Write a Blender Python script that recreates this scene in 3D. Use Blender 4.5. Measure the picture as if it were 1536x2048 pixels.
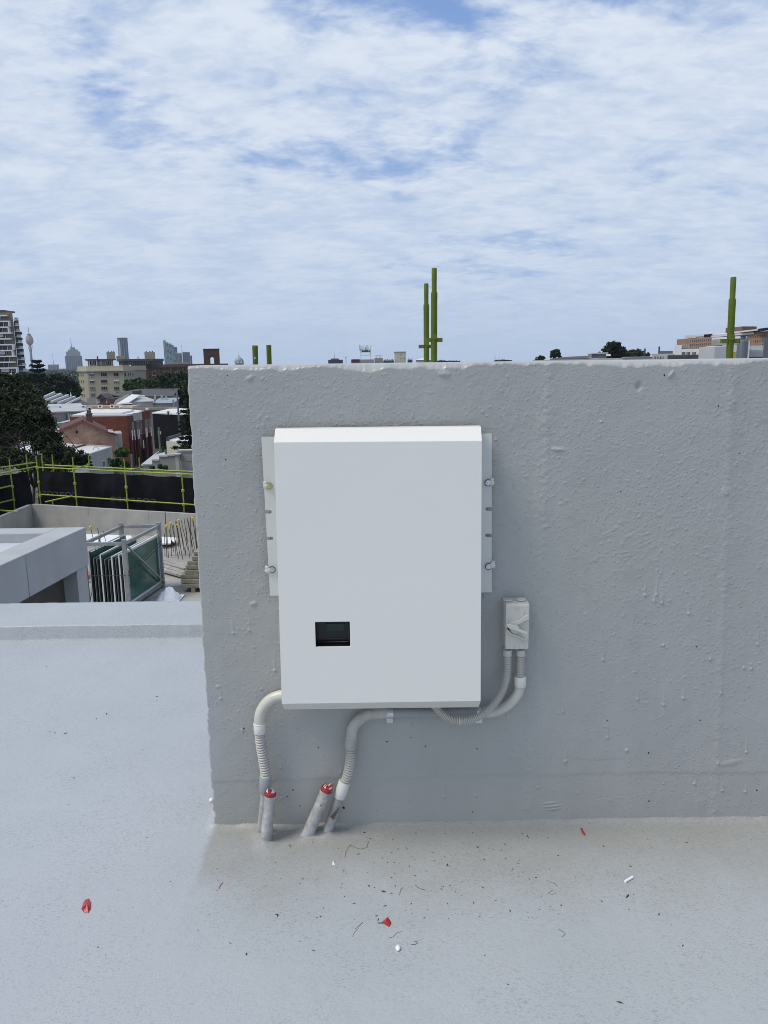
import bpy, bmesh, math, random
import numpy as np
from mathutils import Vector, Matrix

random.seed(7)
rad = math.radians
scn = bpy.context.scene
for o in list(bpy.data.objects):
    bpy.data.objects.remove(o, do_unlink=True)

# ------------------------------------------------------------------ camera
FPX, CX, CY = 1538.0, 768.0, 1024.0
PITCH, ROLL = rad(11.05), rad(0.83)
EYE = Vector((0, 0, 1.5837))
_f = Vector((0, math.cos(PITCH), -math.sin(PITCH)))
_r0 = Vector((1, 0, 0)); _u0 = Vector((0, math.sin(PITCH), math.cos(PITCH)))
_r = math.cos(ROLL) * _r0 - math.sin(ROLL) * _u0
_u = math.sin(ROLL) * _r0 + math.cos(ROLL) * _u0
cam_d = bpy.data.cameras.new('camera'); cam = bpy.data.objects.new('camera', cam_d)
scn.collection.objects.link(cam); scn.camera = cam
M = Matrix.Identity(4)
for i in range(3):
    M[i][0] = _r[i]; M[i][1] = _u[i]; M[i][2] = -_f[i]; M[i][3] = EYE[i]
cam.matrix_world = M
cam_d.sensor_fit = 'VERTICAL'; cam_d.sensor_height = 36.0; cam_d.lens = 36.0 * FPX / 2048.0
cam_d.clip_start = 0.05; cam_d.clip_end = 20000

# ------------------------------------------------------------------ world
SUN = Vector((-0.50, -0.20, 0.84)).normalized()
world = bpy.data.worlds.new('World'); scn.world = world; world.use_nodes = True
wt = world.node_tree; wt.nodes.clear()
def wn(t, **kw):
    n = wt.nodes.new(t)
    for k, v in kw.items(): setattr(n, k, v)
    return n
def wl(a, b): wt.links.new(a, b)
def wmath(op, a, b=None, clamp=False):
    n = wn('ShaderNodeMath', operation=op); n.use_clamp = clamp
    for i, v in enumerate((a, b)):
        if v is None: continue
        if isinstance(v, (int, float)): n.inputs[i].default_value = v
        else: wl(v, n.inputs[i])
    return n.outputs[0]
sky = wn('ShaderNodeTexSky', sky_type='NISHITA')
sky.sun_disc = False
sky.sun_elevation = math.asin(SUN.z); sky.sun_rotation = math.atan2(SUN.x, SUN.y)
sky.altitude = 50; sky.air_density = 1.0; sky.dust_density = 0.6; sky.ozone_density = 1.6
tc = wn('ShaderNodeTexCoord'); sep = wn('ShaderNodeSeparateXYZ'); wl(tc.outputs['Generated'], sep.inputs[0])
zc = wmath('MAXIMUM', sep.outputs[2], 0.0)
zz = wmath('ADD', zc, 0.20)
uu = wmath('DIVIDE', sep.outputs[0], zz); vv = wmath('DIVIDE', sep.outputs[1], zz)
cmb = wn('ShaderNodeCombineXYZ'); wl(uu, cmb.inputs[0]); wl(vv, cmb.inputs[1])
def wnoise(scale, detail, rough, dist, rot=0, sc=(1, 1, 1), loc=(0, 0, 0)):
    mp = wn('ShaderNodeMapping'); wl(cmb.outputs[0], mp.inputs[0])
    mp.inputs['Rotation'].default_value = (0, 0, rad(rot)); mp.inputs['Scale'].default_value = sc
    mp.inputs['Location'].default_value = loc
    n = wn('ShaderNodeTexNoise'); wl(mp.outputs[0], n.inputs['Vector'])
    n.inputs['Scale'].default_value = scale; n.inputs['Detail'].default_value = detail
    n.inputs['Roughness'].default_value = rough; n.inputs['Distortion'].default_value = dist
    return n.outputs[0]
def wramp(v, lo, hi):
    n = wn('ShaderNodeMapRange', interpolation_type='SMOOTHSTEP'); wl(v, n.inputs[0])
    n.inputs[1].default_value = lo; n.inputs[2].default_value = hi
    return n.outputs[0]
big = wnoise(1.0, 4, 0.5, 0.3, 20, (1, 1, 1), (3.1, 0.4, 0))
mid = wnoise(4.0, 8, 0.57, 0.25, 30, (0.95, 1.1, 1), (1.7, 5.2, 0))
fine = wnoise(15.0, 5, 0.6, 0.4, -25, (0.8, 1.3, 1), (4, 2, 0))
cov = wmath('ADD', wmath('MULTIPLY', big, 0.62), wmath('MULTIPLY', mid, 0.52))
cov = wmath('ADD', cov, wmath('MULTIPLY', fine, 0.10))
cov = wmath('ADD', cov, wmath('MAXIMUM', wmath('MULTIPLY', wmath('SUBTRACT', 0.285, zc), 0.60), -0.060))
mask = wramp(cov, 0.475, 0.64)                      # cloud cover
haz = wmath('POWER', wmath('SUBTRACT', 1.0, zc, True), 7.5)   # thickens to the horizon
tex = wramp(wmath('ADD', wmath('MULTIPLY', mid, 0.6), wmath('MULTIPLY', fine, 0.4)), 0.36, 0.64)
ccol = wn('ShaderNodeMix', data_type='RGBA'); wl(tex, ccol.inputs[0])
ccol.inputs[6].default_value = (5.6, 6.65, 8.4, 1); ccol.inputs[7].default_value = (7.8, 8.5, 9.5, 1)
blue = wn('ShaderNodeMix', data_type='RGBA', blend_type='MIX'); blue.inputs[0].default_value = 0.62
wl(sky.outputs[0], blue.inputs[6]); blue.inputs[7].default_value = (1.2, 3.2, 8.2, 1)
veil = wmath('ADD', wmath('MULTIPLY', mask, 0.76), 0.20, True)
m1 = wn('ShaderNodeMix', data_type='RGBA'); wl(veil, m1.inputs[0]); wl(blue.outputs[2], m1.inputs[6]); wl(ccol.outputs[2], m1.inputs[7])
m2 = wn('ShaderNodeMix', data_type='RGBA'); wl(wmath('MULTIPLY', haz, 0.92), m2.inputs[0]); wl(m1.outputs[2], m2.inputs[6])
m2.inputs[7].default_value = (4.75, 5.95, 7.95, 1)
bg = wn('ShaderNodeBackground'); wl(m2.outputs[2], bg.inputs[0]); bg.inputs[1].default_value = 0.097
wo = wn('ShaderNodeOutputWorld'); wl(bg.outputs[0], wo.inputs[0])

# ------------------------------------------------------------------ sun (veiled by thin cloud)
sd = bpy.data.lights.new('sun', 'SUN'); sd.energy = 2.6; sd.angle = rad(24); sd.color = (1.0, 0.925, 0.80)
so = bpy.data.objects.new('sun', sd); scn.collection.objects.link(so)
so.rotation_euler = (-SUN).to_track_quat('-Z', 'Y').to_euler(); so.location = (0, 0, 30)

vs = scn.view_settings
scn.display_settings.display_device = 'sRGB'
vs.view_transform = 'Standard'; vs.look = 'None'; vs.exposure = 0.0; vs.gamma = 1.0; vs.use_curve_mapping = False
scn.render.engine = 'CYCLES'
scn.cycles.use_denoising = True; scn.cycles.filter_width = 0.95; scn.cycles.use_adaptive_sampling = False
scn.cycles.max_bounces = 8; scn.cycles.diffuse_bounces = 4; scn.cycles.volume_bounces = 1
scn.cycles.transparent_max_bounces = 8
scn.cycles.sample_clamp_indirect = 6

# ------------------------------------------------------------------ pixel helpers (photo pixels -> rays -> real places)
def ray(px, py): return _f * FPX + _r * (px - CX) - _u * (py - CY)
def P(px, py, Y):
    d = ray(px, py); t = (Y - EYE.y) / d.y
    return EYE + d * t
def G(px, py, Z):
    d = ray(px, py); t = (Z - EYE.z) / d.z
    return EYE + d * t
def hor(px): return CY - FPX * math.tan(PITCH) / math.cos(ROLL) - (px - CX) * math.tan(ROLL)
def XY(px, Y):
    p = P(px, hor(px), Y); return (p.x, p.y)
def VP(px, py, A, B):
    d = ray(px, py); n = Vector((B[1] - A[1], -(B[0] - A[0]), 0))
    a = Vector((A[0], A[1], 0))
    t = n.dot(a - EYE) / n.dot(d)
    return EYE + d * t
def ZT(px, py, Y): return P(px, py, Y).z

# ------------------------------------------------------------------ materials
def nodes_of(name):
    m = bpy.data.materials.new(name); m.use_nodes = True
    return m, m.node_tree, m.node_tree.nodes['Principled BSDF']
MATS = {}
def mat(name, col, rough=0.6, var=0.12, scale=3.0, bump=0.0, bscale=40.0, metal=0.0, island=0.0, streak=0.0, alpha=None, trans=0.0, spec=0.5):
    if name in MATS: return MATS[name]
    m, nt, b = nodes_of(name); L = nt.links.new
    N = nt.nodes.new
    tcn = N('ShaderNodeNewGeometry')
    pos = tcn.outputs['Position']
    nz = N('ShaderNodeTexNoise'); nz.inputs['Scale'].default_value = scale; nz.inputs['Detail'].default_value = 6
    nz.inputs['Roughness'].default_value = 0.6
    L(pos, nz.inputs['Vector'])
    mr = N('ShaderNodeMapRange'); L(nz.outputs[0], mr.inputs[0]); mr.inputs[1].default_value = 0.3; mr.inputs[2].default_value = 0.7
    mr.inputs[3].default_value = 1 - var; mr.inputs[4].default_value = 1 + var
    fac = mr.outputs[0]
    if streak:
        mp = N('ShaderNodeMapping'); mp.inputs['Scale'].default_value = (1, 1, 0.12); L(pos, mp.inputs[0])
        n2 = N('ShaderNodeTexNoise'); n2.inputs['Scale'].default_value = scale * 1.7; n2.inputs['Detail'].default_value = 4; L(mp.outputs[0], n2.inputs['Vector'])
        r2 = N('ShaderNodeMapRange'); L(n2.outputs[0], r2.inputs[0]); r2.inputs[1].default_value = 0.35; r2.inputs[2].default_value = 0.65
        r2.inputs[3].default_value = 1 - streak; r2.inputs[4].default_value = 1.0
        mu = N('ShaderNodeMath'); mu.operation = 'MULTIPLY'; L(fac, mu.inputs[0]); L(r2.outputs[0], mu.inputs[1]); fac = mu.outputs[0]
    if island:
        r3 = N('ShaderNodeMapRange'); L(tcn.outputs['Random Per Island'], r3.inputs[0]); r3.inputs[3].default_value = 1 - island; r3.inputs[4].default_value = 1 + island
        mu = N('ShaderNodeMath'); mu.operation = 'MULTIPLY'; L(fac, mu.inputs[0]); L(r3.outputs[0], mu.inputs[1]); fac = mu.outputs[0]
    vm = N('ShaderNodeVectorMath'); vm.operation = 'SCALE'; vm.inputs[0].default_value = col; L(fac, vm.inputs['Scale'])
    L(vm.outputs[0], b.inputs['Base Color'])
    b.inputs['Roughness'].default_value = rough; b.inputs['Metallic'].default_value = metal
    b.inputs['Specular IOR Level'].default_value = spec
    if trans: b.inputs['Transmission Weight'].default_value = trans
    if alpha is not None: b.inputs['Alpha'].default_value = alpha
    if bump:
        n3 = N('ShaderNodeTexNoise'); n3.inputs['Scale'].default_value = bscale; n3.inputs['Detail'].default_value = 5; L(pos, n3.inputs['Vector'])
        bp = N('ShaderNodeBump'); bp.inputs['Strength'].default_value = 1.0; bp.inputs['Distance'].default_value = bump
        L(n3.outputs[0], bp.inputs['Height']); L(bp.outputs[0], b.inputs['Normal'])
    MATS[name] = m
    return m
def brick(name, c1, c2, mortar, bw=0.23, bh=0.086):
    m, nt, b = nodes_of(name); L = nt.links.new; N = nt.nodes.new
    g = N('ShaderNodeNewGeometry'); s = N('ShaderNodeSeparateXYZ'); L(g.outputs['Position'], s.inputs[0])
    a = N('ShaderNodeMath'); a.operation = 'ADD'; L(s.outputs[0], a.inputs[0]); L(s.outputs[1], a.inputs[1])
    c = N('ShaderNodeCombineXYZ'); L(a.outputs[0], c.inputs[0]); L(s.outputs[2], c.inputs[1])
    t = N('ShaderNodeTexBrick'); L(c.outputs[0], t.inputs['Vector']); t.inputs['Scale'].default_value = 1
    t.inputs['Brick Width'].default_value = bw; t.inputs['Row Height'].default_value = bh; t.inputs['Mortar Size'].default_value = 0.01
    t.inputs['Color1'].default_value = (*c1, 1); t.inputs['Color2'].default_value = (*c2, 1); t.inputs['Mortar'].default_value = (*mortar, 1)
    nz = N('ShaderNodeTexNoise'); nz.inputs['Scale'].default_value = 0.9; nz.inputs['Detail'].default_value = 7; L(g.outputs['Position'], nz.inputs['Vector'])
    r = N('ShaderNodeMapRange'); L(nz.outputs[0], r.inputs[0]); r.inputs[1].default_value = .3; r.inputs[2].default_value = .7; r.inputs[3].default_value = .72; r.inputs[4].default_value = 1.25
    v = N('ShaderNodeVectorMath'); v.operation = 'SCALE'; L(t.outputs['Color'], v.inputs[0]); L(r.outputs[0], v.inputs['Scale'])
    L(v.outputs[0], b.inputs['Base Color']); b.inputs['Roughness'].default_value = 0.85
    MATS[name] = m; return m

def wall_material():
    m, nt, b = nodes_of('painted_render'); L = nt.links.new; N = nt.nodes.new
    g = N('ShaderNodeNewGeometry'); pos = g.outputs['Position']
    def noise(sc, det=4, rough=.5, vec=pos):
        n = N('ShaderNodeTexNoise'); n.inputs['Scale'].default_value = sc; n.inputs['Detail'].default_value = det; n.inputs['Roughness'].default_value = rough
        L(vec, n.inputs['Vector']); return n.outputs[0]
    def mr(v, a, c, d=0., e=1., smooth=True):
        n = N('ShaderNodeMapRange')
        if smooth: n.interpolation_type = 'SMOOTHSTEP'
        for i, x in enumerate((v, a, c, d, e)):
            if isinstance(x, (int, float)): n.inputs[i].default_value = x
            else: L(x, n.inputs[i])
        return n.outputs[0]
    def ma(op, a, c):
        n = N('ShaderNodeMath'); n.operation = op
        for i, x in enumerate((a, c)):
            if isinstance(x, (int, float)): n.inputs[i].default_value = x
            else: L(x, n.inputs[i])
        return n.outputs[0]
    wob = N('ShaderNodeTexNoise'); wob.inputs['Scale'].default_value = 120; wob.inputs['Detail'].default_value = 2; L(pos, wob.inputs['Vector'])
    wv = N('ShaderNodeVectorMath'); wv.operation = 'SCALE'; L(wob.outputs['Color'], wv.inputs[0]); wv.inputs['Scale'].default_value = .006
    wa = N('ShaderNodeVectorMath'); wa.operation = 'ADD'; L(pos, wa.inputs[0]); L(wv.outputs[0], wa.inputs[1]); posw = wa.outputs[0]
    def vor(sc, vec=posw):
        n = N('ShaderNodeTexVoronoi'); n.inputs['Scale'].default_value = sc; L(vec, n.inputs['Vector'])
        s = N('ShaderNodeSeparateColor'); L(n.outputs['Color'], s.inputs[0])
        return n.outputs['Distance'], s.outputs[0], s.outputs[1]
    sx = N('ShaderNodeSeparateXYZ'); L(pos, sx.inputs[0])
    hfac = mr(sx.outputs[2], 0.12, 1.25, 0.0, 1.0)
    right = mr(sx.outputs[0], 0.3, 1.0, 0.0, 0.20)
    def blobs(sc, rmin, rmax, base):
        d, c0, c1 = vor(sc)
        dens = ma('ADD', ma('MULTIPLY', mr(noise(3.2, 4), .38, .66), .42), ma('MULTIPLY', hfac, .22))
        dens = ma('ADD', ma('ADD', dens, right), base)
        pres = mr(ma('SUBTRACT', dens, c0), 0.0, 0.05)
        r = mr(c1, 0, 1, rmin, rmax, False)
        h = mr(ma('DIVIDE', d, r), 1.0, 0.25, 0.0, 1.0)
        return ma('MULTIPLY', h, pres)
    b1 = blobs(82, .20, .42, -.02); b2 = blobs(135, .28, .52, .08); b3 = blobs(38, .08, .2, -.42)
    orange = ma('MULTIPLY', noise(60, 4, .6), .14)
    mp = N('ShaderNodeMapping'); mp.inputs['Scale'].default_value = (1, 1, .18); L(pos, mp.inputs[0])
    drag = ma('MULTIPLY', noise(45, 4, .6, mp.outputs[0]), .14)
    H = ma('ADD', ma('ADD', ma('MULTIPLY', b1, 1.0), ma('MULTIPLY', b2, .6)), ma('ADD', ma('MULTIPLY', b3, 1.8), ma('ADD', orange, drag)))
    bp = N('ShaderNodeBump'); bp.inputs['Distance'].default_value = 0.0010; bp.inputs['Strength'].default_value = 1.0; L(H, bp.inputs['Height'])
    L(bp.outputs[0], b.inputs['Normal'])
    # pinholes left in the paint film
    def holes(sc, pr, rr):
        d, c0, c1 = vor(sc)
        p = mr(c0, pr, pr - .002, 0, 1, False)
        return ma('MULTIPLY', p, mr(d, ma('MULTIPLY', c1, rr), ma('MULTIPLY', c1, rr * .6), 0, 1))
    hol = ma('MAXIMUM', holes(10, .10, .030), holes(6.5, .12, .026))
    tone = mr(noise(1.3, 5, .6), .3, .7, 0., 1.)
    streak = mr(noise(5, 4, .6, mp.outputs[0]), .3, .7, .955, 1.03)
    cm = N('ShaderNodeMix'); cm.data_type = 'RGBA'; L(tone, cm.inputs[0])
    cm.inputs[6].default_value = (0.373, 0.380, 0.358, 1); cm.inputs[7].default_value = (0.379, 0.382, 0.373, 1)
    vsn = N('ShaderNodeVectorMath'); vsn.operation = 'SCALE'; L(cm.outputs[2], vsn.inputs[0]); L(streak, vsn.inputs['Scale'])
    hm = N('ShaderNodeMix'); hm.data_type = 'RGBA'; L(hol, hm.inputs[0]); L(vsn.outputs[0], hm.inputs[6]); hm.inputs[7].default_value = (.02, .02, .022, 1)
    L(hm.outputs[2], b.inputs['Base Color']); b.inputs['Roughness'].default_value = 0.30
    return m

def floor_material():
    m, nt, b = nodes_of('painted_membrane'); L = nt.links.new; N = nt.nodes.new
    g = N('ShaderNodeNewGeometry'); pos = g.outputs['Position']
    def noise(sc, det=4, rough=.5, vec=pos, dist=0):
        n = N('ShaderNodeTexNoise'); n.inputs['Scale'].default_value = sc; n.inputs['Detail'].default_value = det; n.inputs['Roughness'].default_value = rough
        n.inputs['Distortion'].default_value = dist
        L(vec, n.inputs['Vector']); return n.outputs[0]
    def mr(v, a, c, d=0., e=1.):
        n = N('ShaderNodeMapRange'); n.interpolation_type = 'SMOOTHSTEP'
        for i, x in enumerate((v, a, c, d, e)):
            if isinstance(x, (int, float)): n.inputs[i].default_value = x
            else: L(x, n.inputs[i])
        return n.outputs[0]
    def ma(op, a, c):
        n = N('ShaderNodeMath'); n.operation = op; n.use_clamp = (op == 'MULTIPLY')
        for i, x in enumerate((a, c)):
            if isinstance(x, (int, float)): n.inputs[i].default_value = x
            else: L(x, n.inputs[i])
        return n.outputs[0]
    def mixc(f, a, c):
        n = N('ShaderNodeMix'); n.data_type = 'RGBA'; L(f, n.inputs[0])
        for i, x in ((6, a), (7, c)):
            if isinstance(x, tuple): n.inputs[i].default_value = (*x, 1)
            else: L(x, n.inputs[i])
        return n.outputs[2]
    sx = N('ShaderNodeSeparateXYZ'); L(pos, sx.inputs[0])
    base = mixc(mr(noise(1.6, 5, .6), .32, .68), (.366, .394, .416), (.390, .417, .438))
    # gathered dust at the wall foot, with the wall's shadow painted into it
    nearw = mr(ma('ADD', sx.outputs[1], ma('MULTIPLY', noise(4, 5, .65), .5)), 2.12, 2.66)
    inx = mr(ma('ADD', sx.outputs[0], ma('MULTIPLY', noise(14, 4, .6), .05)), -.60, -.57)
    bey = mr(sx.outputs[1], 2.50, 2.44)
    dust_shade = ma('MULTIPLY', ma('MULTIPLY', nearw, inx), bey)
    col = mixc(ma('MULTIPLY', dust_shade, .85), base, (.292, .290, .270))
    # short dark flecks scuffed into the coating, in patches
    patch = mr(noise(2.6, 5, .7), .36, .66)
    patch2 = ma('ADD', ma('MULTIPLY', patch, .75), ma('MULTIPLY', dust_shade, .5))
    def flecks(sc, rot, lo, hi):
        mp = N('ShaderNodeMapping'); mp.inputs['Scale'].default_value = (1, 2.3, 1); mp.inputs['Rotation'].default_value = (0, 0, rad(rot)); L(pos, mp.inputs[0])
        return mr(noise(sc, 2, .5, mp.outputs[0], .8), lo, hi)
    fl = ma('MAXIMUM', ma('MAXIMUM', flecks(105, 30, .595, .66), flecks(90, -40, .60, .66)), flecks(75, 80, .61, .67))
    col = mixc(ma('MULTIPLY', ma('MULTIPLY', fl, ma('ADD', patch2, .25)), .50), col, (.20, .21, .20))
    v = N('ShaderNodeTexVoronoi'); v.inputs['Scale'].default_value = 22; L(pos, v.inputs['Vector'])
    s = N('ShaderNodeSeparateColor'); L(v.outputs['Color'], s.inputs[0])
    dot = ma('MULTIPLY', mr(s.outputs[0], .06, .05), mr(v.outputs['Distance'], .045, .025))
    col = mixc(ma('MULTIPLY', dot, .85), col, (.07, .07, .07))
    L(col, b.inputs['Base Color'])
    L(ma('ADD', ma('MULTIPLY', noise(6, 4), .22), .36), b.inputs['Roughness'])
    hgt = ma('ADD', ma('MULTIPLY', noise(150, 4, .6), .5), ma('MULTIPLY', noise(28, 5, .6), .9))
    bp = N('ShaderNodeBump'); bp.inputs['Distance'].default_value = 0.0025; bp.inputs['Strength'].default_value = 0.8; L(hgt, bp.inputs['Height'])
    L(bp.outputs[0], b.inputs['Normal'])
    return m

WALLM = wall_material(); FLOORM = floor_material()
white_pc = mat('white_powdercoat', (.745, .733, .688), .38, .012, 1.5, .00012, 900)
bracket_m = mat('bracket_white', (.60, .61, .575), .45, .02, 4)
steel = mat('zinc_steel', (.62, .64, .66), .28, .1, 60, metal=1.0)
brass = mat('brass_bolt', (.62, .55, .25), .3, .1, 60, metal=1.0)
pvc = mat('grey_pvc', (.56, .55, .49), .35, .05, 25, streak=.05)
pvc_old = mat('dusty_grey_pvc', (.47, .46, .415), .45, .15, 30, streak=.12)
pvc_w = mat('pale_pvc_socket', (.70, .69, .64), .35, .04, 25)
flexm = mat('corrugated_pvc', (.50, .49, .44), .42, .05, 25)
iso_m = mat('isolator_plastic', (.56, .55, .495), .40, .02, 20)
paint_stub = mat('overpainted_pipe', (.43, .43, .42), .5, .28, 30, .0025, 70, streak=.22)
bluegrey = mat('painted_pipe_collar', (.31, .325, .33), .45, .06, 20)
yellowed = mat('old_tape', (.42, .38, .24), .6, .25, 60)
redtape = mat('red_tape', (.30, .020, .024), .45, .5, 70, .002, 120)
redfoil = mat('red_foil', (.40, .015, .022), .28, .35, 90, .0015, 200)
torn = mat('torn_white_plastic', (.62, .62, .60), .5, .2, 60, .002, 150)
black = mat('black_plastic', (.006, .006, .008), .32, .05, 10)
lcd = mat('lcd_glass', (.012, .028, .026), .08, .25, 25)
bezel = mat('dark_bezel', (.05, .05, .052), .22, .05, 10)
smudge = mat('brown_smudge', (.10, .075, .05), .8, .3, 80)
conc = mat('concrete', (.36, .355, .33), .85, .16, 1.2, .003, 20, streak=.12)
conc_dusty = mat('dusty_concrete', (.30, .29, .265), .9, .30, .9, .004, 12)
conc_pt = mat('painted_concrete', (.40, .415, .425), .6, .07, 1.5, .002, 30, streak=.08)
conc_wh = mat('painted_roof_white', (.50, .53, .57), .6, .06, 1.3, .001, 30)
limeg = mat('lime_green_paint', (.115, .160, .008), .45, .14, 12, .0006, 90, streak=.1)
limey = mat('lime_yellow_paint', (.26, .33, .03), .5, .18, 6, streak=.1)
cloth_m = mat('black_shade_cloth', (.011, .012, .016), .9, .6, .9, .03, 3, streak=.35, spec=.12)
clothpr = mat('faded_grey_print', (.060, .060, .066), .9, .2, 3)
galv = mat('galvanised_frame', (.30, .31, .31), .5, .2, 5, metal=.35)
greeng = mat('green_glass', (.040, .112, .088), .14, .35, 1.6)
whitefr = mat('white_frame', (.62, .63, .64), .45, .05, 5)
gasket = mat('black_gasket', (.012, .012, .015), .5, .1, 5)
rebarm = mat('rusty_rebar', (.055, .035, .022), .8, .3, 20)
capm = mat('yellow_cap', (.62, .46, .03), .45, .05, 20)
timb = mat('weathered_timber', (.22, .20, .155), .85, .3, 6, island=.25)
timg = mat('grey_timber', (.30, .29, .26), .85, .25, 6, island=.25)
whsheet = mat('white_sheet', (.78, .80, .82), .5, .05, 3)
lilt = mat('orange_timber', (.36, .17, .07), .8, .2, 10)

# ------------------------------------------------------------------ mesh builder
WM = {}
def col_link(o): scn.collection.objects.link(o)
class MB:
    def __init__(s): s.v = []; s.f = []
    def add(s, vs, fs):
        k = len(s.v); s.v += [tuple(v) for v in vs]; s.f += [tuple(i + k for i in f) for f in fs]; return s
    def box(s, x0, x1, y0, y1, z0, z1):
        return s.add([(x0, y0, z0), (x1, y0, z0), (x1, y1, z0), (x0, y1, z0), (x0, y0, z1), (x1, y0, z1), (x1, y1, z1), (x0, y1, z1)],
                     [(0, 3, 2, 1), (4, 5, 6, 7), (0, 1, 5, 4), (1, 2, 6, 5), (2, 3, 7, 6), (3, 0, 4, 7)])
    def prism(s, poly, z0, z1):
        # poly counter-clockwise in plan
        a = sum(poly[i][0] * poly[(i + 1) % len(poly)][1] - poly[(i + 1) % len(poly)][0] * poly[i][1] for i in range(len(poly)))
        if a < 0: poly = poly[::-1]
        n = len(poly)
        vs_ = [(p[0], p[1], z0) for p in poly] + [(p[0], p[1], z1) for p in poly]
        fs = [tuple(range(n))[::-1], tuple(range(n, 2 * n))] + [(i, (i + 1) % n, (i + 1) % n + n, i + n) for i in range(n)]
        return s.add(vs_, fs)
    def slab(s, pts, d):
        # planar polygon of 3D points thickened by vector d
        n = len(pts); d = Vector(d)
        vs_ = [Vector(p) for p in pts] + [Vector(p) + d for p in pts]
        return s.add(vs_, [tuple(range(n)), tuple(range(n, 2 * n))[::-1]] + [(i + n, (i + 1) % n + n, (i + 1) % n, i) for i in range(n)])
    def beam(s, a, b, w, h, up=(0, 0, 1)):
        a = Vector(a); b = Vector(b); d = (b - a).normalized(); up = Vector(up)
        if abs(d.dot(up)) > .98: up = Vector((0, 1, 0))
        r = d.cross(up).normalized() * (w / 2); u = r.cross(d).normalized() * (h / 2)
        vs_ = [a - r - u, a + r - u, a + r + u, a - r + u, b - r - u, b + r - u, b + r + u, b - r + u]
        return s.add(vs_, [(0, 1, 2, 3), (7, 6, 5, 4), (1, 0, 4, 5), (2, 1, 5, 6), (3, 2, 6, 7), (0, 3, 7, 4)])
    def tube(s, path, radii, n=12, caps=True):
        path = [Vector(p) for p in path]
        if not hasattr(radii, '__len__'): radii = [radii] * len(path)
        k0 = len(s.v); prev = None
        for i, p in enumerate(path):
            if i == 0: t = path[1] - p
            elif i == len(path) - 1: t = p - path[i - 1]
            else: t = path[i + 1] - path[i - 1]
            t.normalize()
            if prev is None:
                a = Vector((0, 0, 1)) if abs(t.z) < .9 else Vector((0, 1, 0))
                r = t.cross(a).normalized()
            else:
                r = (prev - t * prev.dot(t)).normalized()
            prev = r; q = t.cross(r)
            for j in range(n):
                an = 2 * math.pi * j / n
                s.v.append(tuple(p + (r * math.cos(an) + q * math.sin(an)) * radii[i]))
        for i in range(len(path) - 1):
            for j in range(n):
                a = k0 + i * n + j; b2 = k0 + i * n + (j + 1) % n
                s.f.append((a, b2, b2 + n, a + n))
        if caps:
            s.f.append(tuple(k0 + j for j in range(n))[::-1]); e = k0 + (len(path) - 1) * n
            s.f.append(tuple(e + j for j in range(n)))
        return s
    def lathe(s, prof, c, n=16, ax=(0, 0, 1)):
        # prof: (radius, height) list along axis ax from c
        ax = Vector(ax).normalized(); c = Vector(c)
        return s.tube([c + ax * (h + 1e-5 * i) for i, (r, h) in enumerate(prof)], [max(r, 1e-4) for r, h in prof], n)
    def build(s, name, m, parent=None, smooth=False, bevel=0.0, origin=None, seg=2):
        me = bpy.data.meshes.new(name); o = bpy.data.objects.new(name, me)
        vs_ = np.array(s.v, dtype=float)
        if parent is not None:
            org = WM[parent.name]
            o.parent = parent
        else:
            if origin is None:
                mn = vs_.min(0); mx = vs_.max(0); org = Vector(((mn[0] + mx[0]) / 2, (mn[1] + mx[1]) / 2, mn[2]))
            else: org = Vector(origin)
            o.location = org
        vs_ = vs_ - np.array(org)
        me.from_pydata(vs_.tolist(), [], s.f); me.materials.append(m)
        WM[o.name] = Vector(org)
        if smooth is True: me.polygons.foreach_set('use_smooth', [True] * len(me.polygons))
        elif smooth:
            me.polygons.foreach_set('use_smooth', [True] * len(me.polygons)); me.set_sharp_from_angle(angle=rad(smooth))
        me.update(); col_link(o)
        if bevel:
            b = o.modifiers.new('bevel', 'BEVEL'); b.width = bevel; b.segments = seg; b.limit_method = 'ANGLE'; b.angle_limit = rad(30)
            me.polygons.foreach_set('use_smooth', [True] * len(me.polygons)); me.set_sharp_from_angle(angle=rad(40))
        return o
def tag(o, label=None, cat=None, group=None, kind=None):
    if label: o['label'] = label
    if cat: o['category'] = cat
    if group: o['group'] = group
    if kind: o['kind'] = kind
    return o
def thing(name, label, cat, loc=(0, 0, 0), group=None):
    o = bpy.data.objects.new(name, None); o.empty_display_size = .2; col_link(o); o.location = loc
    WM[o.name] = Vector(loc); return tag(o, label, cat, group)
def copy_tree(o, loc, label=None, group=None, rz=None, parent=None):
    c = o.copy(); col_link(c); c.parent = parent
    if parent is None:
        c.location = loc
        if rz is not None: c.rotation_euler.z = rz
    WM[c.name] = Vector(loc)
    if label: c['label'] = label
    if group: c['group'] = group
    for ch in o.children: copy_tree(ch, loc, parent=c)
    return c
def np_mesh(name, V, F, m, parent=None, smooth=True):
    me = bpy.data.meshes.new(name)
    V = np.asarray(V, dtype=np.float32); F = np.asarray(F, dtype=np.int32); k = F.shape[1]
    o = bpy.data.objects.new(name, me)
    if parent is not None: org = np.array(WM[parent.name], dtype=np.float32); o.parent = parent
    else:
        mn = V.min(0); mx = V.max(0); org = np.array([(mn[0] + mx[0]) / 2, (mn[1] + mx[1]) / 2, mn[2]], dtype=np.float32); o.location = org.tolist()
    V = V - org; WM[o.name] = Vector(org.tolist())
    me.vertices.add(len(V)); me.vertices.foreach_set('co', V.ravel())
    me.loops.add(F.size); me.loops.foreach_set('vertex_index', F.ravel())
    me.polygons.add(len(F)); me.polygons.foreach_set('loop_start', np.arange(0, F.size, k, dtype=np.int32))
    me.polygons.foreach_set('use_smooth', np.full(len(F), smooth))
    me.update(); me.validate(); me.materials.append(m); col_link(o)
    return o
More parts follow.
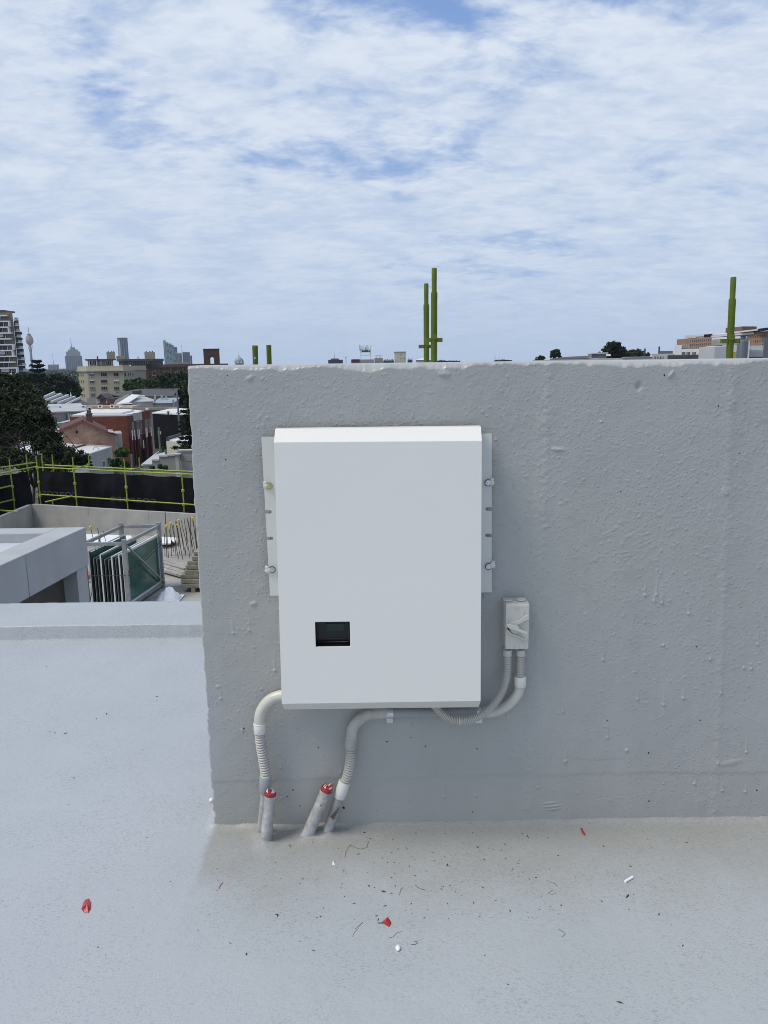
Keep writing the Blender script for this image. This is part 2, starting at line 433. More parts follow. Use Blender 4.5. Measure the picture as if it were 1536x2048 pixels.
def vnoise(x, y, sc, seed):
    rs = np.random.RandomState(seed); g = rs.rand(256, 256)
    x = np.asarray(x) * sc + 1000; y = np.asarray(y) * sc + 1000
    xi = np.floor(x).astype(int); yi = np.floor(y).astype(int); fx = x - xi; fy = y - yi
    fx = fx * fx * (3 - 2 * fx); fy = fy * fy * (3 - 2 * fy)
    a = g[xi % 256, yi % 256]; b = g[(xi + 1) % 256, yi % 256]; c = g[xi % 256, (yi + 1) % 256]; d = g[(xi + 1) % 256, (yi + 1) % 256]
    return (a * (1 - fx) + b * fx) * (1 - fy) + (c * (1 - fx) + d * fx) * fy - .5
def grid_faces(nu, nv):
    i, j = np.meshgrid(np.arange(nu - 1), np.arange(nv - 1), indexing='ij')
    a = (i * nv + j).ravel(); return np.stack([a, a + nv, a + nv + 1, a + 1], 1)

# ================================================================== THE NEAR ROOF
YW = 2.42; THK = 0.20
wtl = P(376, 731, YW); wtr = P(1536, 716, YW); wbl = P(429, 1655, YW)
def xl(z): return wbl.x + (wtl.x - wbl.x) * z / wtl.z
def ztop(x): return wtl.z + (wtr.z - wtl.z) * (x - wtl.x) / (wtr.x - wtl.x)
def px2wall(px, py): p = P(px, py, YW); return p.x, p.z
# --- concrete upstand wall
XR = 1.45
nx = 800; nz = 600
U = np.linspace(0, 1, nx); Vv = np.linspace(0, 1, nz)
uu_, vv_ = np.meshgrid(U, Vv, indexing='ij')
chip = 0.008 + 0.020 * np.clip(vnoise(U * 2.1, U * 0, 7, 3) + .15 + .6 * vnoise(U * 2.1, U * 0, 45, 4), 0, 1) + 0.004 * vnoise(U * 2.1, U * 0, 120, 5)
for px, w, d in ((880, .05, .006), (1290, .12, .008), (1400, .10, .006), (700, .05, .007), (560, .06, .008)):
    xx = px2wall(px, 730)[0]; xs = -.63 + U * (XR + .63); chip = chip + d * np.exp(-((xs - xx) / w) ** 2)
zf = -0.02 + vv_ * (np.repeat(ztop(-.63 + U * (XR + .63))[:, None], nz, 1) - chip[:, None] + 0.02)
left = xl(zf) + 0.0035 * vnoise(zf, zf * 0, 22, 8) + 0.0035 * vnoise(zf, zf * 0, 70, 9)
low = np.clip((0.75 - zf) / .5, 0, 1); left = left + low * 0.004 * (vnoise(zf, zf * 0, 90, 19) > .15)
xf = left + uu_ * (XR - left)
disp = 0.0020 * vnoise(xf, zf, 6, 11) + 0.0010 * vnoise(xf, zf, 22, 12) + 0.0003 * vnoise(xf, zf, 70, 13)
patchy = np.clip(vnoise(xf, zf, 2.5, 14) + .25 + .25 * np.clip(xf, 0, 1), 0, 1) * np.clip((zf - .25) * 1.5, 0, 1)
disp += 0.0008 * patchy * vnoise(xf, zf, 130, 15)
for px0, px1, wd, h in ((1097, 1070, .022, .0016), (1463, 1440, .016, .0013)):
    xa, za = px2wall(px0, 740); xb, zb = px2wall(px1, 1300)
    xc = xa + (xb - xa) * (za - zf) / (za - zb)
    s_ = (xf - xc) / wd
    disp += h * np.exp(-s_ ** 2) * (1 + 1.2 * vnoise(xf, zf, 90, 16)) + .0012 * (1 / (1 + np.exp(-(xf - xc) / .004))) * np.exp(-np.clip(xf - xc, 0, 9) / .12)
# paint-coat step near the foot with small runs
xs_, zs_ = px2wall(1000, 1552)
zstep = zs_ + .012 * vnoise(xf, xf * 0, 5, 21) + .005 * vnoise(xf, xf * 0, 40, 22) - .010 * np.clip(vnoise(xf, xf * 0, 60, 23) * 3 - .7, 0, 1)
disp += 0.0014 / (1 + np.exp(-(zf - zstep) / .0022))
zs2 = px2wall(1200, 1518)[1] + .005 * vnoise(xf, xf * 0, 90, 24)
disp += 0.0010 / (1 + np.exp(-(zf - zs2) / .002)) * np.exp(-((xf - px2wall(1200, 1518)[0]) / .13) ** 4)
rs = np.random.RandomState(5)
def gblob(x0, z0, rx, rz, h, ang=0):
    global disp
    dx = xf - x0; dz = zf - z0; c, s = math.cos(ang), math.sin(ang)
    a = (dx * c + dz * s) / rx; b = (-dx * s + dz * c) / rz
    disp = disp + h * np.exp(-(a * a + b * b) ** 1.5)
for px, py, rx, rz, h, an in ((500, 756, .012, .007, .004, .5), (888, 748, .018, .008, .005, -.1), (1115, 899, .02, .006, .004, -.1), (1342, 748, .012, .005, .005, .9),
                              (1277, 773, .009, .012, -.007, 0), (507, 1207, .010, .007, .004, .4), (1082, 850, .02, .03, .002, 0), (1448, 985, .01, .018, .003, 0),
                              (1105, 1612, .03, .004, .003, .1), (1100, 1606, .025, .003, .003, .1), (1108, 1618, .02, .003, .003, .1), (436, 1373, .006, .006, .003, 0),
                              (485, 1460, .005, .009, .002, 0), (1400, 1610, .02, .03, .0015, 0), (1253, 1500, .006, .006, .004, 0), (1460, 1525, .04, .01, .002, .2)):
    x0, z0 = px2wall(px, py); gblob(x0, z0, rx, rz, h, an)
for k in range(46):     # hardened runs and drips
    x0, z0 = px2wall(rs.uniform(440, 1530), rs.uniform(1180, 1600)); L_ = rs.uniform(.004, .035)
    gblob(x0, z0, .0045, .0045, .0034); gblob(x0, z0 + L_, .0035, max(L_, .004), .0012)
for k in range(16):     # trowel ridges in the rough patch
    x0, z0 = px2wall(rs.uniform(1190, 1350), rs.uniform(1050, 1120)); gblob(x0, z0, rs.uniform(.008, .03), .004, .0009, rs.uniform(-.1, .6))
# thousands of small nodules in the thick paint film
nodx = (XR + .62) / (nx - 1); nodz = (wtl.z + .02) / (nz - 1); cnt = 0
for k in range(15000):
    x0 = rs.uniform(-.58, 1.4); z0 = rs.uniform(.10, 1.55)
    d_ = .16 + .42 * float(np.clip(vnoise(x0, z0, 3.1, 91) + .3, 0, 1)) + .40 * max(0, min(1, (x0 - .35) * 2)) * math.exp(-((z0 - .95) / .5) ** 2) + .25 * max(0, z0 - .8)
    if z0 < .45: d_ *= .35
    if rs.rand() > d_: continue
    lx = xl(z0); i0 = int((x0 - lx) / (XR - lx) * (nx - 1)); j0 = int((z0 + .02) / (wtl.z + .01) * (nz - 1))
    a0, a1, b0, b1 = max(i0 - 4, 0), min(i0 + 5, nx), max(j0 - 5, 0), min(j0 + 6, nz)
    if a0 >= a1 or b0 >= b1: continue
    r_ = rs.uniform(.0017, .0030) * (1.35 if rs.rand() < .12 else 1); st_ = rs.uniform(.8, 1.5)
    disp[a0:a1, b0:b1] += r_ * .42 * np.exp(-((xf[a0:a1, b0:b1] - x0) / (r_ * st_)) ** 2 - ((zf[a0:a1, b0:b1] - z0) / r_) ** 2)
yf = YW - disp
# assemble: extra column (end face back) and rows (arris, top back)
chx = chip[:, None]
arz = zf[:, -1:] + chx * (.82 + .1 * vnoise(xf[:, -1:], xf[:, -1:] * 0, 60, 30)); ary = yf[:, -1:] + chx * 2.0 + .006
tz = np.repeat(ztop(xf[:, -1:]), 1, 1)
X_ = np.hstack([xf, xf[:, -1:], xf[:, -1:], xf[:, -1:]])
Y_ = np.hstack([yf, yf[:, -1:] + chx * .6, ary, np.full_like(ary, YW + THK)])
Z_ = np.hstack([zf, zf[:, -1:] + chx * .55 + .002 * vnoise(xf[:, -1:], xf[:, -1:] * 0, 150, 31), np.minimum(arz, tz) , tz])
ex = X_[:1] - .004; X_ = np.vstack([ex - .001, ex, X_]); Y_ = np.vstack([np.full((1, Y_.shape[1]), YW + THK), Y_[:1] + .006, Y_]); Z_ = np.vstack([Z_[:1], Z_[:1], Z_])
VV = np.stack([X_.ravel(), Y_.ravel(), Z_.ravel()], 1)
wall = np_mesh('concrete_wall', VV, grid_faces(X_.shape[0], X_.shape[1]), WALLM)
tag(wall, 'grey painted concrete upstand wall with rough chipped top edge carrying the white enclosure', 'wall')
MB().box(XR, 6.0, YW, YW + THK, -.02, wtr.z - .002).build('wall_run', WALLM, wall)
MB().box(-.6, 6.0, YW + THK - .002, YW + THK + .003, -.02, wtl.z - .02).build('wall_back', WALLM, wall)

pinm = mat('pinhole_dark', (.012, .012, .013), .9)
for px, py, r_ in ((455, 751, .0022), (1277, 764, .003), (1329, 750, .0036), (1437, 812, .0028), (688, 1615, .0052), (586, 1580, .003), (575, 1593, .0026), (600, 1612, .0024), (515, 1503, .003), (954, 1497, .0026), (851, 1492, .003), (774, 1483, .0028),
                   (637, 1494, .0024), (822, 1474, .002), (1297, 1505, .0034), (1298, 1602, .003), (1214, 1440, .0025), (1393, 1293, .0025), (1400, 1440, .0025), (1514, 1580, .0036), (945, 1624, .0022), (488, 1456, .0026), (452, 919, .0026), (1241, 983, .0022), (1478, 906, .0022)):
    x0, z0 = px2wall(px, py); yy0 = YW - float(disp[min(max(int((x0 - xl(z0)) / (XR - xl(z0)) * (nx - 1)), 0), nx - 1), min(max(int((z0 + .02) / (wtl.z + .01) * (nz - 1)), 0), nz - 1)])
    MB().lathe([(r_, -.001), (r_ * .95, .0004), (.0002, .0005)], (x0, yy0, z0), 8, (.15, -1, .1)).build('pinhole', pinm, wall)
# --- roof floor
PY0 = G(200, 1279, 0).y
gx = np.concatenate([np.linspace(-9, -2.7, 20)[:-1], np.arange(-2.7, 1.9, .011), np.linspace(1.9, 7, 16)])
gy = np.concatenate([np.linspace(-6, 1.35, 20)[:-1], np.arange(1.35, 2.34, .011), np.arange(2.34, 2.425, .0035), np.arange(2.43, PY0 + .03, .012)])
FX, FY = np.meshgrid(gx, gy, indexing='ij')
FZ = .010 * vnoise(FX, FY, 1.1, 41) + .006 * vnoise(FX, FY, 2.6, 42) + .0022 * vnoise(FX, FY, 8, 43) + .0007 * vnoise(FX, FY, 40, 44)
cov_ = np.clip((YW - FY) / .016, -1, 9); onw = (FX > wbl.x - .015)
FZ = FZ + onw * .012 * np.exp(-np.clip(cov_, 0, 9) ** 1.3) * (1 + .5 * vnoise(FX, FY * 0, 30, 45))
stub_px = ((527, 1670), (531, 1688), (616, 1668), (652, 1667))
for (a, b) in stub_px:
    q = G(a, b, 0); r2 = np.sqrt((FX - q.x) ** 2 + (FY - q.y) ** 2); FZ = FZ + .013 * np.exp(-(r2 / .033) ** 2.5) * (1 + .8 * vnoise(FX, FY, 50, 46))
PY0 = G(200, 1279, 0).y
gy_ok = FY
V3 = np.stack([FX.ravel(), FY.ravel(), FZ.ravel()], 1)
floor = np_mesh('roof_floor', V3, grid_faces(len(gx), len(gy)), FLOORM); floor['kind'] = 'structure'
MB().box(-9, 7, -6, 4.6, -.5, -.06).build('roof_slab', conc, None)['kind'] = 'structure'

# --- low kerb along the roof edge
kz = ZT(200, 1250, PY0)
kb = np.linspace(-3.4, 6, 520); prof = [(PY0 - .02, -.02), (PY0 - .006, .004), (PY0, .012), (PY0, kz - .008), (PY0 + .006, kz - .001), (PY0 + .02, kz)] + \
     [(PY0 + .02 + k * .045, kz + .002) for k in range(1, 10)]
KBY = G(200, 1204, kz).y
prof = [p for p in prof if p[0] < KBY - .02] + [(KBY - .006, kz + .001), (KBY, kz - .008), (KBY + .002, -.45)]
KX = np.repeat(kb[:, None], len(prof), 1); KY = np.repeat(np.array([p[0] for p in prof])[None], len(kb), 0); KZ = np.repeat(np.array([p[1] for p in prof])[None], len(kb), 0)
KY = KY + .003 * vnoise(KX, KZ * 3, 14, 51) + .0018 * vnoise(KX, KZ * 9, 60, 52); KZ = KZ + .003 * vnoise(KX, KY, 5, 53) + .0015 * vnoise(KX, KY, 45, 54) * (KZ > .01)
sx0 = P(364, 1262, PY0).x
KY = KY + .008 * np.exp(-((KX - sx0) / .006) ** 2) * (KZ > .004) * (KZ < kz - .004)
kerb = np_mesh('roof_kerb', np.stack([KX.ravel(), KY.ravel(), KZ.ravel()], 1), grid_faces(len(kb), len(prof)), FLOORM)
tag(kerb, 'low pale painted kerb upstand along the roof edge left of the wall', 'kerb')

# ================================================================== WHITE ENCLOSURE
en = thing('inverter_enclosure', 'white powder-coated metal enclosure with small dark display window on the grey wall', 'electrical box', P(768, 1410, 2.40))
YT, YB = 2.302, 2.262
c = dict(bl=P(550, 858, YT + .055), br=P(962, 853, YT + .055), tl=P(548, 884.5, YT), tr=P(964, 881.5, YT), fl=P(563.5, 1408, YB), fr=P(961.5, 1402, YB),
         ul=P(568.5, 1419, YB + .045), ur=P(957.5, 1414.5, YB + .045))
def onface(px, py):
    n = (c['tr'] - c['tl']).cross(c['fl'] - c['tl']).normalized(); d = ray(px, py); t = n.dot(c['tl'] - EYE) / n.dot(d); return EYE + d * t
hA, hB, hC, hD = onface(630, 1244.5), onface(699.5, 1243.5), onface(700.5, 1293), onface(631.5, 1294)
def lerp(a, b, t): return a + (b - a) * t
def frac(p, a, b): return (p - a).dot(b - a) / (b - a).length_squared
mb = MB()
# outer ring -> hole as four quads
V = [c['tl'], c['tr'], c['fr'], c['fl'], hA, hB, hC, hD]
back = 2.398
def bk(p): return Vector((p.x, back, p.z))
V += [c['bl'], c['br'], c['ul'], c['ur'], bk(c['bl']), bk(c['br']), bk(c['ul']), bk(c['ur']), Vector((c['tl'].x, back, c['tl'].z)), Vector((c['tr'].x, back, c['tr'].z)),
      Vector((c['fl'].x, back, c['fl'].z)), Vector((c['fr'].x, back, c['fr'].z))]
inn = Vector((0, .004, 0)); V += [hA + inn, hB + inn, hC + inn, hD + inn]
F = [(0, 4, 5, 1), (1, 5, 6, 2), (2, 6, 7, 3), (3, 7, 4, 0),
     (8, 0, 1, 9), (3, 10, 11, 2), (12, 8, 9, 13), (10, 14, 15, 11), (0, 8, 12, 16), (0, 16, 18, 3), (3, 18, 14, 10), (9, 1, 17, 13), (1, 2, 19, 17), (2, 11, 15, 19),
     (4, 20, 21, 5), (5, 21, 22, 6), (6, 22, 23, 7), (7, 23, 20, 4)]
mb.add(V, F)
cv = mb.build('cover', white_pc, en)
bmm = bmesh.new(); bmm.from_mesh(cv.data); bmesh.ops.recalc_face_normals(bmm, faces=bmm.faces); bmm.to_mesh(cv.data); bmm.free()
bv = cv.modifiers.new('bevel', 'BEVEL'); bv.width = .0012; bv.segments = 2; bv.limit_method = 'ANGLE'; bv.angle_limit = rad(12)
# display behind the opening
yi = hA.y + .030
mb = MB()
def fr_(p, dy): return Vector((p.x, p.y + dy, p.z))
x0, x1, z1, z0 = hA.x, hB.x, hA.z, hC.z
mb.box(x0 - .02, x1 + .02, yi, yi + .004, z0 - .02, z1 + .02)
mb.box(x0 - .02, x0 - .001, hA.y + .005, yi, z0 - .02, z1 + .02); mb.box(x1 + .001, x1 + .02, hA.y + .005, yi, z0 - .02, z1 + .02)
mb.box(x0 - .001, x1 + .001, hA.y + .005, yi, z1 + .001, z1 + .02); mb.box(x0 - .001, x1 + .001, hA.y + .005, yi, z0 - .02, z0 - .001)
hs = mb.build('display_housing', black, en)
w_, h_ = x1 - x0, z1 - z0
MB().box(x0 + .30 * w_, x0 + .84 * w_, yi - .003, yi - .0005, z0 + .50 * h_, z0 + .82 * h_).build('display_screen', lcd, hs, bevel=.0008)
mb = MB()
mb.tube([Vector((x1 - .0045, yi - .006, z1 - .004)), Vector((x1 - .0045, yi - .006, z0 + .010)), Vector((x1 - .009, yi - .006, z0 + .0058)), Vector((x0 + .004, yi - .006, z0 + .0055))], .0016, 8)
mb.build('display_rim', bezel, hs, smooth=True)
for k in range(4): MB().box(x0 + (.28 + .15 * k) * w_, x0 + (.36 + .15 * k) * w_, yi - .0028, yi - .0005, z0 + .19 * h_, z0 + .215 * h_).build('button', bezel, hs)
# wall flanges
def flange(edge_t, edge_b, inn_t, inn_b, slots, side, YB_=2.392):
    (xt, yt), (xb, yb) = edge_t, edge_b
    pts = []
    def e(py): return xt + (xb - xt) * (py - yt) / (yb - yt)
    pts.append((xt, yt))
    for sy in slots:
        for dy, dx in ((-3.6, 0), (-3.6, 9.5), (-2.4, 12.0), (0, 13.0), (2.4, 12.0), (3.6, 9.5), (3.6, 0)):
            pts.append((e(sy + dy) + side * dx, sy + dy))
    pts += [(xb, yb), inn_b, inn_t]
    w3 = [P(a, b, YB_) for a, b in pts]
    m_ = MB().slab(w3, (0, .004, 0))
    o = m_.build('mounting_flange', bracket_m, en)
    b2 = bmesh.new(); b2.from_mesh(o.data); bmesh.ops.recalc_face_normals(b2, faces=b2.faces); b2.to_mesh(o.data); b2.free()
    return o
fl1 = flange((522.5, 874), (540, 1191.5), (552, 873.5), (600, 1190.5), (1024, 1077), 1)
fl2 = flange((983.5, 867), (983.5, 1184.5), (950, 868), (950, 1185), (1018, 1071), -1)
# return edge that folds from the flange to the cover
MB().slab([P(546, 874, 2.385), P(549, 884, 2.33), P(549, 890, 2.33), P(547.5, 890, 2.385)], (0, .002, 0)).build('flange_fold', bracket_m, fl1)
def bolt(px, py, parent, m_, pad):
    p = P(px, py, 2.388)
    mb = MB().lathe([(.0088, .0014), (.0088, .0022), (.0060, .0023), (.0060, .006), (.0040, .0062), (.0040, .012), (.0008, .013)], p, 14, (0, -1, 0))
    mb.build('bolt', m_, parent, smooth=35)
    MB().lathe([(.0108, 0), (.0108, .0012), (.009, .0014)], p, 16, (0, -1, 0)).build('washer', galv if m_ is brass else gasket, parent, smooth=35)
    q = P(px + pad[0], py + pad[1], 2.3865)
    mb = MB().lathe([(.001, .0024), (.005, .0021), (pad[2] * 1.1, .0010), (pad[2] * 1.25, 0)][::-1], q, 14, (0, -1, 0))
    mb.lathe([(.001, .002), (.004, .0017), (.0056, .0008), (.0064, 0)][::-1], P(px + pad[0] * 1.2, py + pad[1] - 6, 2.3865), 10, (0, -1, 0))
    mb.build('sealant_dab', bracket_m, parent, smooth=True)
bolt(538.5, 972, fl1, brass, (-7, 0, .007)); bolt(544.5, 1139, fl1, steel, (-9, 2, .008))
bolt(976, 965.5, fl2, steel, (7, 0, .008)); bolt(977, 1133, fl2, steel, (8, -2, .008))

# ================================================================== CONDUITS
def pth(pts, n=8):
    """smooth path through (px,py,Y) pixels"""
    w = [P(*p) for p in pts]; out = []
    for i in range(len(w) - 1):
        p0 = w[max(i - 1, 0)]; p1 = w[i]; p2 = w[i + 1]; p3 = w[min(i + 2, len(w) - 1)]
        for k in range(n):
            t = k / n
            out.append(.5 * ((2 * p1) + (-p0 + p2) * t + (2 * p0 - 5 * p1 + 4 * p2 - p3) * t * t + (-p0 + 3 * p1 - 3 * p2 + p3) * t ** 3))
    out.append(w[-1]); return out
def resample(pts, step):
    out = [pts[0]]; acc = 0
    for i in range(len(pts) - 1):
        a, b = pts[i], pts[i + 1]; L_ = (b - a).length; d = step - acc
        while d <= L_:
            out.append(a + (b - a) * (d / L_)); d += step
        acc = L_ - (d - step)
    return out
def rr(wpx, Y=2.38, py=1500): return wpx / 2 / FPX * (P(768, py, Y) - EYE).dot(_f)
def pipe(name, pts, wpx, m_, parent, n=20): return MB().tube(pth(pts), rr(wpx), n).build(name, m_, parent, smooth=50)
def corr(name, pts, wpx, pitch, m_, parent, depth=.14):
    p = resample(pth(pts, 12), pitch / 6); r = rr(wpx)
    shape = [1, 1, 1, 1 - depth, 1 - depth, 1 - depth * .3]
    return MB().tube(p, [r * shape[i % 6] for i in range(len(p))], 20).build(name, m_, parent, smooth=30)
def collar(name, a, b, wpx, m_, parent):
    A, B = P(*a), P(*b); d = (B - A); L_ = d.length; r = rr(wpx)
    return MB().lathe([(r * .9, 0), (r * .97, .0005), (r, .0015), (r, L_ - .0015), (r * .97, L_ - .0005), (r * .9, L_)], A, 24, d).build(name, m_, parent, smooth=50)

c1 = thing('left_conduit', 'grey plastic conduit curving from lower left of the white enclosure down to the floor', 'conduit', G(524, 1668, 0))
c1.name = 'conduit'; WM['conduit'] = G(524, 1668, 0)
pipe('elbow', [(590, 1392, 2.375), (566, 1391, 2.375), (545, 1397, 2.375), (530, 1410, 2.375), (521, 1428, 2.375), (519, 1450, 2.375)], 22.5, pvc, c1)
collar('coupling', (518.8, 1445, 2.375), (519.4, 1466, 2.375), 23.5, pvc_w, c1)
MB().lathe([(rr(24.2), 0), (rr(24.4), .001), (rr(24.2), .002)], P(518.8, 1446.5, 2.375), 24, (0, 0, -1)).build('coupling_lip', pvc_w, c1, smooth=50)
corr('flexible_hose', [(519.4, 1464, 2.375), (522, 1490, 2.375), (527, 1520, 2.374), (531, 1545, 2.373), (531.5, 1556, 2.372)], 21, .0092, flexm, c1, .30)
collar('lower_coupling', (531, 1551, 2.372), (530.5, 1583, 2.372), 24, bluegrey, c1)
pipe('stub', [(530.5, 1580, 2.374), (526, 1625, 2.376), (521.5, 1672, 2.378)], 17.5, paint_stub, c1)
A_, B_ = P(526.5, 1588, 2.366), P(523.0, 1650, 2.370)
MB().slab([A_ + Vector((-.007, 0, 0)), B_ + Vector((-.007, 0, 0)), B_ + Vector((.001, -.0045, 0)), A_ + Vector((.001, -.0045, 0))], (0, .001, 0)).build('tape_strip', yellowed, c1)

def taped_stub(name, label, pts, wpx, tapeh, seed, lean):
    t = thing(name, label, 'pipe stub', G(pts[-1][0], pts[-1][1], 0))
    path = pth(pts); r = rr(wpx)
    radii = [r * (1.0 + .10 * i / len(path) + .03 * math.sin(i * 1.7 + seed)) for i in range(len(path))]
    radii[-1] *= 1.2; radii[-2] *= 1.12
    MB().tube(path, radii, 20).build('pipe', paint_stub, t, smooth=50)
    d = (path[0] - path[3]).normalized(); top = path[0]
    MB().lathe([(r * 1.03, -tapeh), (r * 1.06, -tapeh * .98), (r * 1.04, -tapeh * .5), (r * 1.06, -.001), (r * .95, .002)], top, 20, d).build('red_tape_band', redtape, t, smooth=50)
    rs2 = random.Random(seed); mb1 = MB(); mb2 = MB()
    for k in range(9):
        a = 2 * math.pi * k / 9; e1 = Vector((math.cos(a), math.sin(a) * .8, 0)) * r * .95; e2 = Vector((math.cos(a + .9), math.sin(a + .9) * .8, 0)) * r * .95
        h = rs2.uniform(.004, .016); q = top + (e1 + e2) * .35 + d * h + lean * rs2.uniform(0, .9)
        (mb1 if k % 3 else mb2).add([top + e1, top + e2, q, top + (e1 + e2) * .3 + d * h * .3, q + Vector((.002, -.001, .001))], [(0, 1, 2), (1, 3, 2), (0, 2, 3), (2, 4, 3)])
    mb1.build('torn_end', torn, t); mb2.build('tape_flap', redtape, t)
    return t
taped_stub('pipe_stub', 'upright painted pipe stub with red tape round its torn open end, beside the left conduit', [(541, 1584, 2.352), (538, 1620, 2.349), (534, 1655, 2.343), (531, 1692, 2.336)], 22, .011, 3, Vector((-.006, 0, .002)))
taped_stub('pipe_stub', 'leaning painted pipe stub with white torn plastic and red tape at its top', [(654, 1576, 2.372), (645, 1600, 2.372), (630, 1635, 2.372), (613, 1674, 2.370)], 23.5, .009, 8, Vector((.008, 0, .010)))
mb = MB().slab([P(649, 1596, 2.352), P(636, 1628, 2.352), P(633, 1634, 2.352), P(640, 1612, 2.352)], (0, .001, 0)); mb.build('dark_crack', smudge, bpy.data.objects['pipe_stub.001'])

c2 = thing('conduit', 'long grey conduit run passing under the white enclosure between floor and switch', 'conduit', G(655, 1667, 0))
YC = 2.385
pipe('elbow', [(775, 1425.5, YC), (752, 1427, YC), (732, 1431, YC), (715, 1443, YC), (705, 1458, YC), (702, 1480, YC)], 22.5, pvc_old, c2)
collar('coupling', (702, 1476, YC), (701, 1497, YC), 24, pvc_old, c2)
corr('flexible_hose', [(701, 1495, YC), (700.5, 1520, YC), (697, 1543, YC), (689, 1568, YC)], 21, .0092, flexm, c2, .30)
collar('lower_coupling', (689.5, 1563, YC), (678.5, 1594, YC), 24.5, pvc_w, c2)
pipe('stub', [(679, 1590, YC), (667, 1628, YC), (651, 1672, YC - .004)], 20.5, paint_stub, c2)
MB().slab([P(680, 1612, 2.362), P(668, 1640, 2.362), P(660, 1634, 2.362), P(672, 1622, 2.362)], (0, .001, 0)).build('dirt_mark', smudge, c2)
pipe('straight_run', [(752, 1427, YC), (860, 1425.5, YC), (965, 1424, YC)], 19.5, bluegrey, c2)
collar('joint', (753, 1427, YC), (772, 1426.7, YC), 21.5, pvc_old, c2)
pipe('upper_elbow', [(955, 1424, YC), (985, 1424, YC), (1008, 1415, YC), (1026, 1400, YC), (1037, 1384, YC), (1040.5, 1366, YC)], 20, pvc, c2)
collar('upper_coupling', (1040.3, 1372, YC), (1040.3, 1353, YC), 23.5, pvc_w, c2)
corr('upper_hose', [(1040.3, 1355, YC), (1041, 1330, YC - .002), (1041.5, 1305, YC - .005)], 16.5, .0062, flexm, c2, .26)
def saddle(px, label):
    t = thing('pipe_saddle', label, 'clip', P(px, 1447, YW))
    p = P(px, 1426, YC); r = rr(22.5); w = .012; mb = MB()
    prev = None
    for k in range(9):
        a = math.pi * (k / 8); y = p.y - r * math.sin(a); z = p.z + r * math.cos(a) * 1.0
        q = [Vector((p.x - w, y, z)), Vector((p.x + w, y, z)), Vector((p.x + w, y + .0018, z)), Vector((p.x - w, y + .0018, z))]
        if prev: mb.add(prev + q, [(0, 1, 5, 4), (3, 7, 6, 2), (1, 2, 6, 5), (0, 4, 7, 3)])
        prev = q
    mb.build('strap', steel, t, smooth=40)
    zb = p.z - r
    MB().prism([(p.x - w, YW - .009), (p.x + w, YW - .009), (p.x + w, YW - .005), (p.x - w, YW - .005)], zb - .031, zb + .001).build('foot', steel, t, bevel=.0012)
    MB().lathe([(.0052, 0), (.0052, .002), (.003, .0035), (.0005, .0036)], Vector((p.x, YW - .009, zb - .016)), 12, (0, -1, 0)).build('screw', steel, t, smooth=40)
    return t
saddle(779.5, 'zinc pipe clip with its screw visible below the centre of the enclosure')
saddle(960, 'zinc pipe clip partly hidden by corrugated hose near the enclosure right corner')

hz = thing('flexible_conduit', 'grey corrugated hose looping from the switch to the underside of the enclosure', 'hose', P(915, 1445, 2.36))
corr('hose', [(1014.5, 1306, YC - .005), (1014.5, 1335, YC - .008), (1011, 1362, YC - .015), (1001, 1388, YC - .028), (985, 1412, YC - .040), (962, 1431, YC - .048), (935, 1440.5, YC - .05), (908, 1440, YC - .05), (887, 1430, YC - .05), (872, 1415, YC - .05), (862, 1400, YC - .05)], 16.2, .0062, flexm, hz, .26)
sp = [P(920, 1441, YC - .05), P(918.3, 1441, YC - .05)]
MB().tube(sp, rr(16.8), 18).build('hose_seam', pvc_w, hz, smooth=40)

# ================================================================== ISOLATOR SWITCH
ip = P(1030, 1300, YW); isw = thing('isolator_switch', 'grey rotary isolator switch box with lever handle on the wall right of the enclosure', 'switch', ip)
fl_ = P(1010.5, 1299, 2.352); fr2 = P(1057, 1298, 2.352); ft_ = P(1034, 1212, 2.352); top_ = P(1030, 1201, 2.385)
x0, x1 = fl_.x, fr2.x; zb, zt_, ztt = fl_.z, ft_.z, top_.z
yF = 2.352
def yzprism(mb, prof, xa, xb):
    n = len(prof)
    vs_ = [(xa, y, z) for y, z in prof] + [(xb, y, z) for y, z in prof]
    mb.add(vs_, [tuple(range(n)), tuple(range(n, 2 * n))[::-1]] + [(i + n, (i + 1) % n + n, (i + 1) % n, i) for i in range(n)]); return mb
def fixn(o):
    b = bmesh.new(); b.from_mesh(o.data); bmesh.ops.recalc_face_normals(b, faces=b.faces); b.to_mesh(o.data); b.free()
    for pl in o.data.polygons: pl.use_smooth = True
    o.data.set_sharp_from_angle(angle=rad(40)); return o
fixn(yzprism(MB(), [(2.378, zb + .002), (2.378, ztt), (YW, ztt), (YW, zb - .001)], x0 - .001, x1 + .001).build('back_box', iso_m, isw, bevel=.004))
fixn(yzprism(MB(), [(yF, zb), (yF, zt_), (yF + .004, zt_ + .006), (2.370, ztt - .0005), (2.3775, ztt - .0005), (2.3775, zb + .001)], x0, x1).build('front_cover', iso_m, isw, bevel=.002, seg=2))
fp = lambda px, py, dy=0: P(px, py, yF + dy)
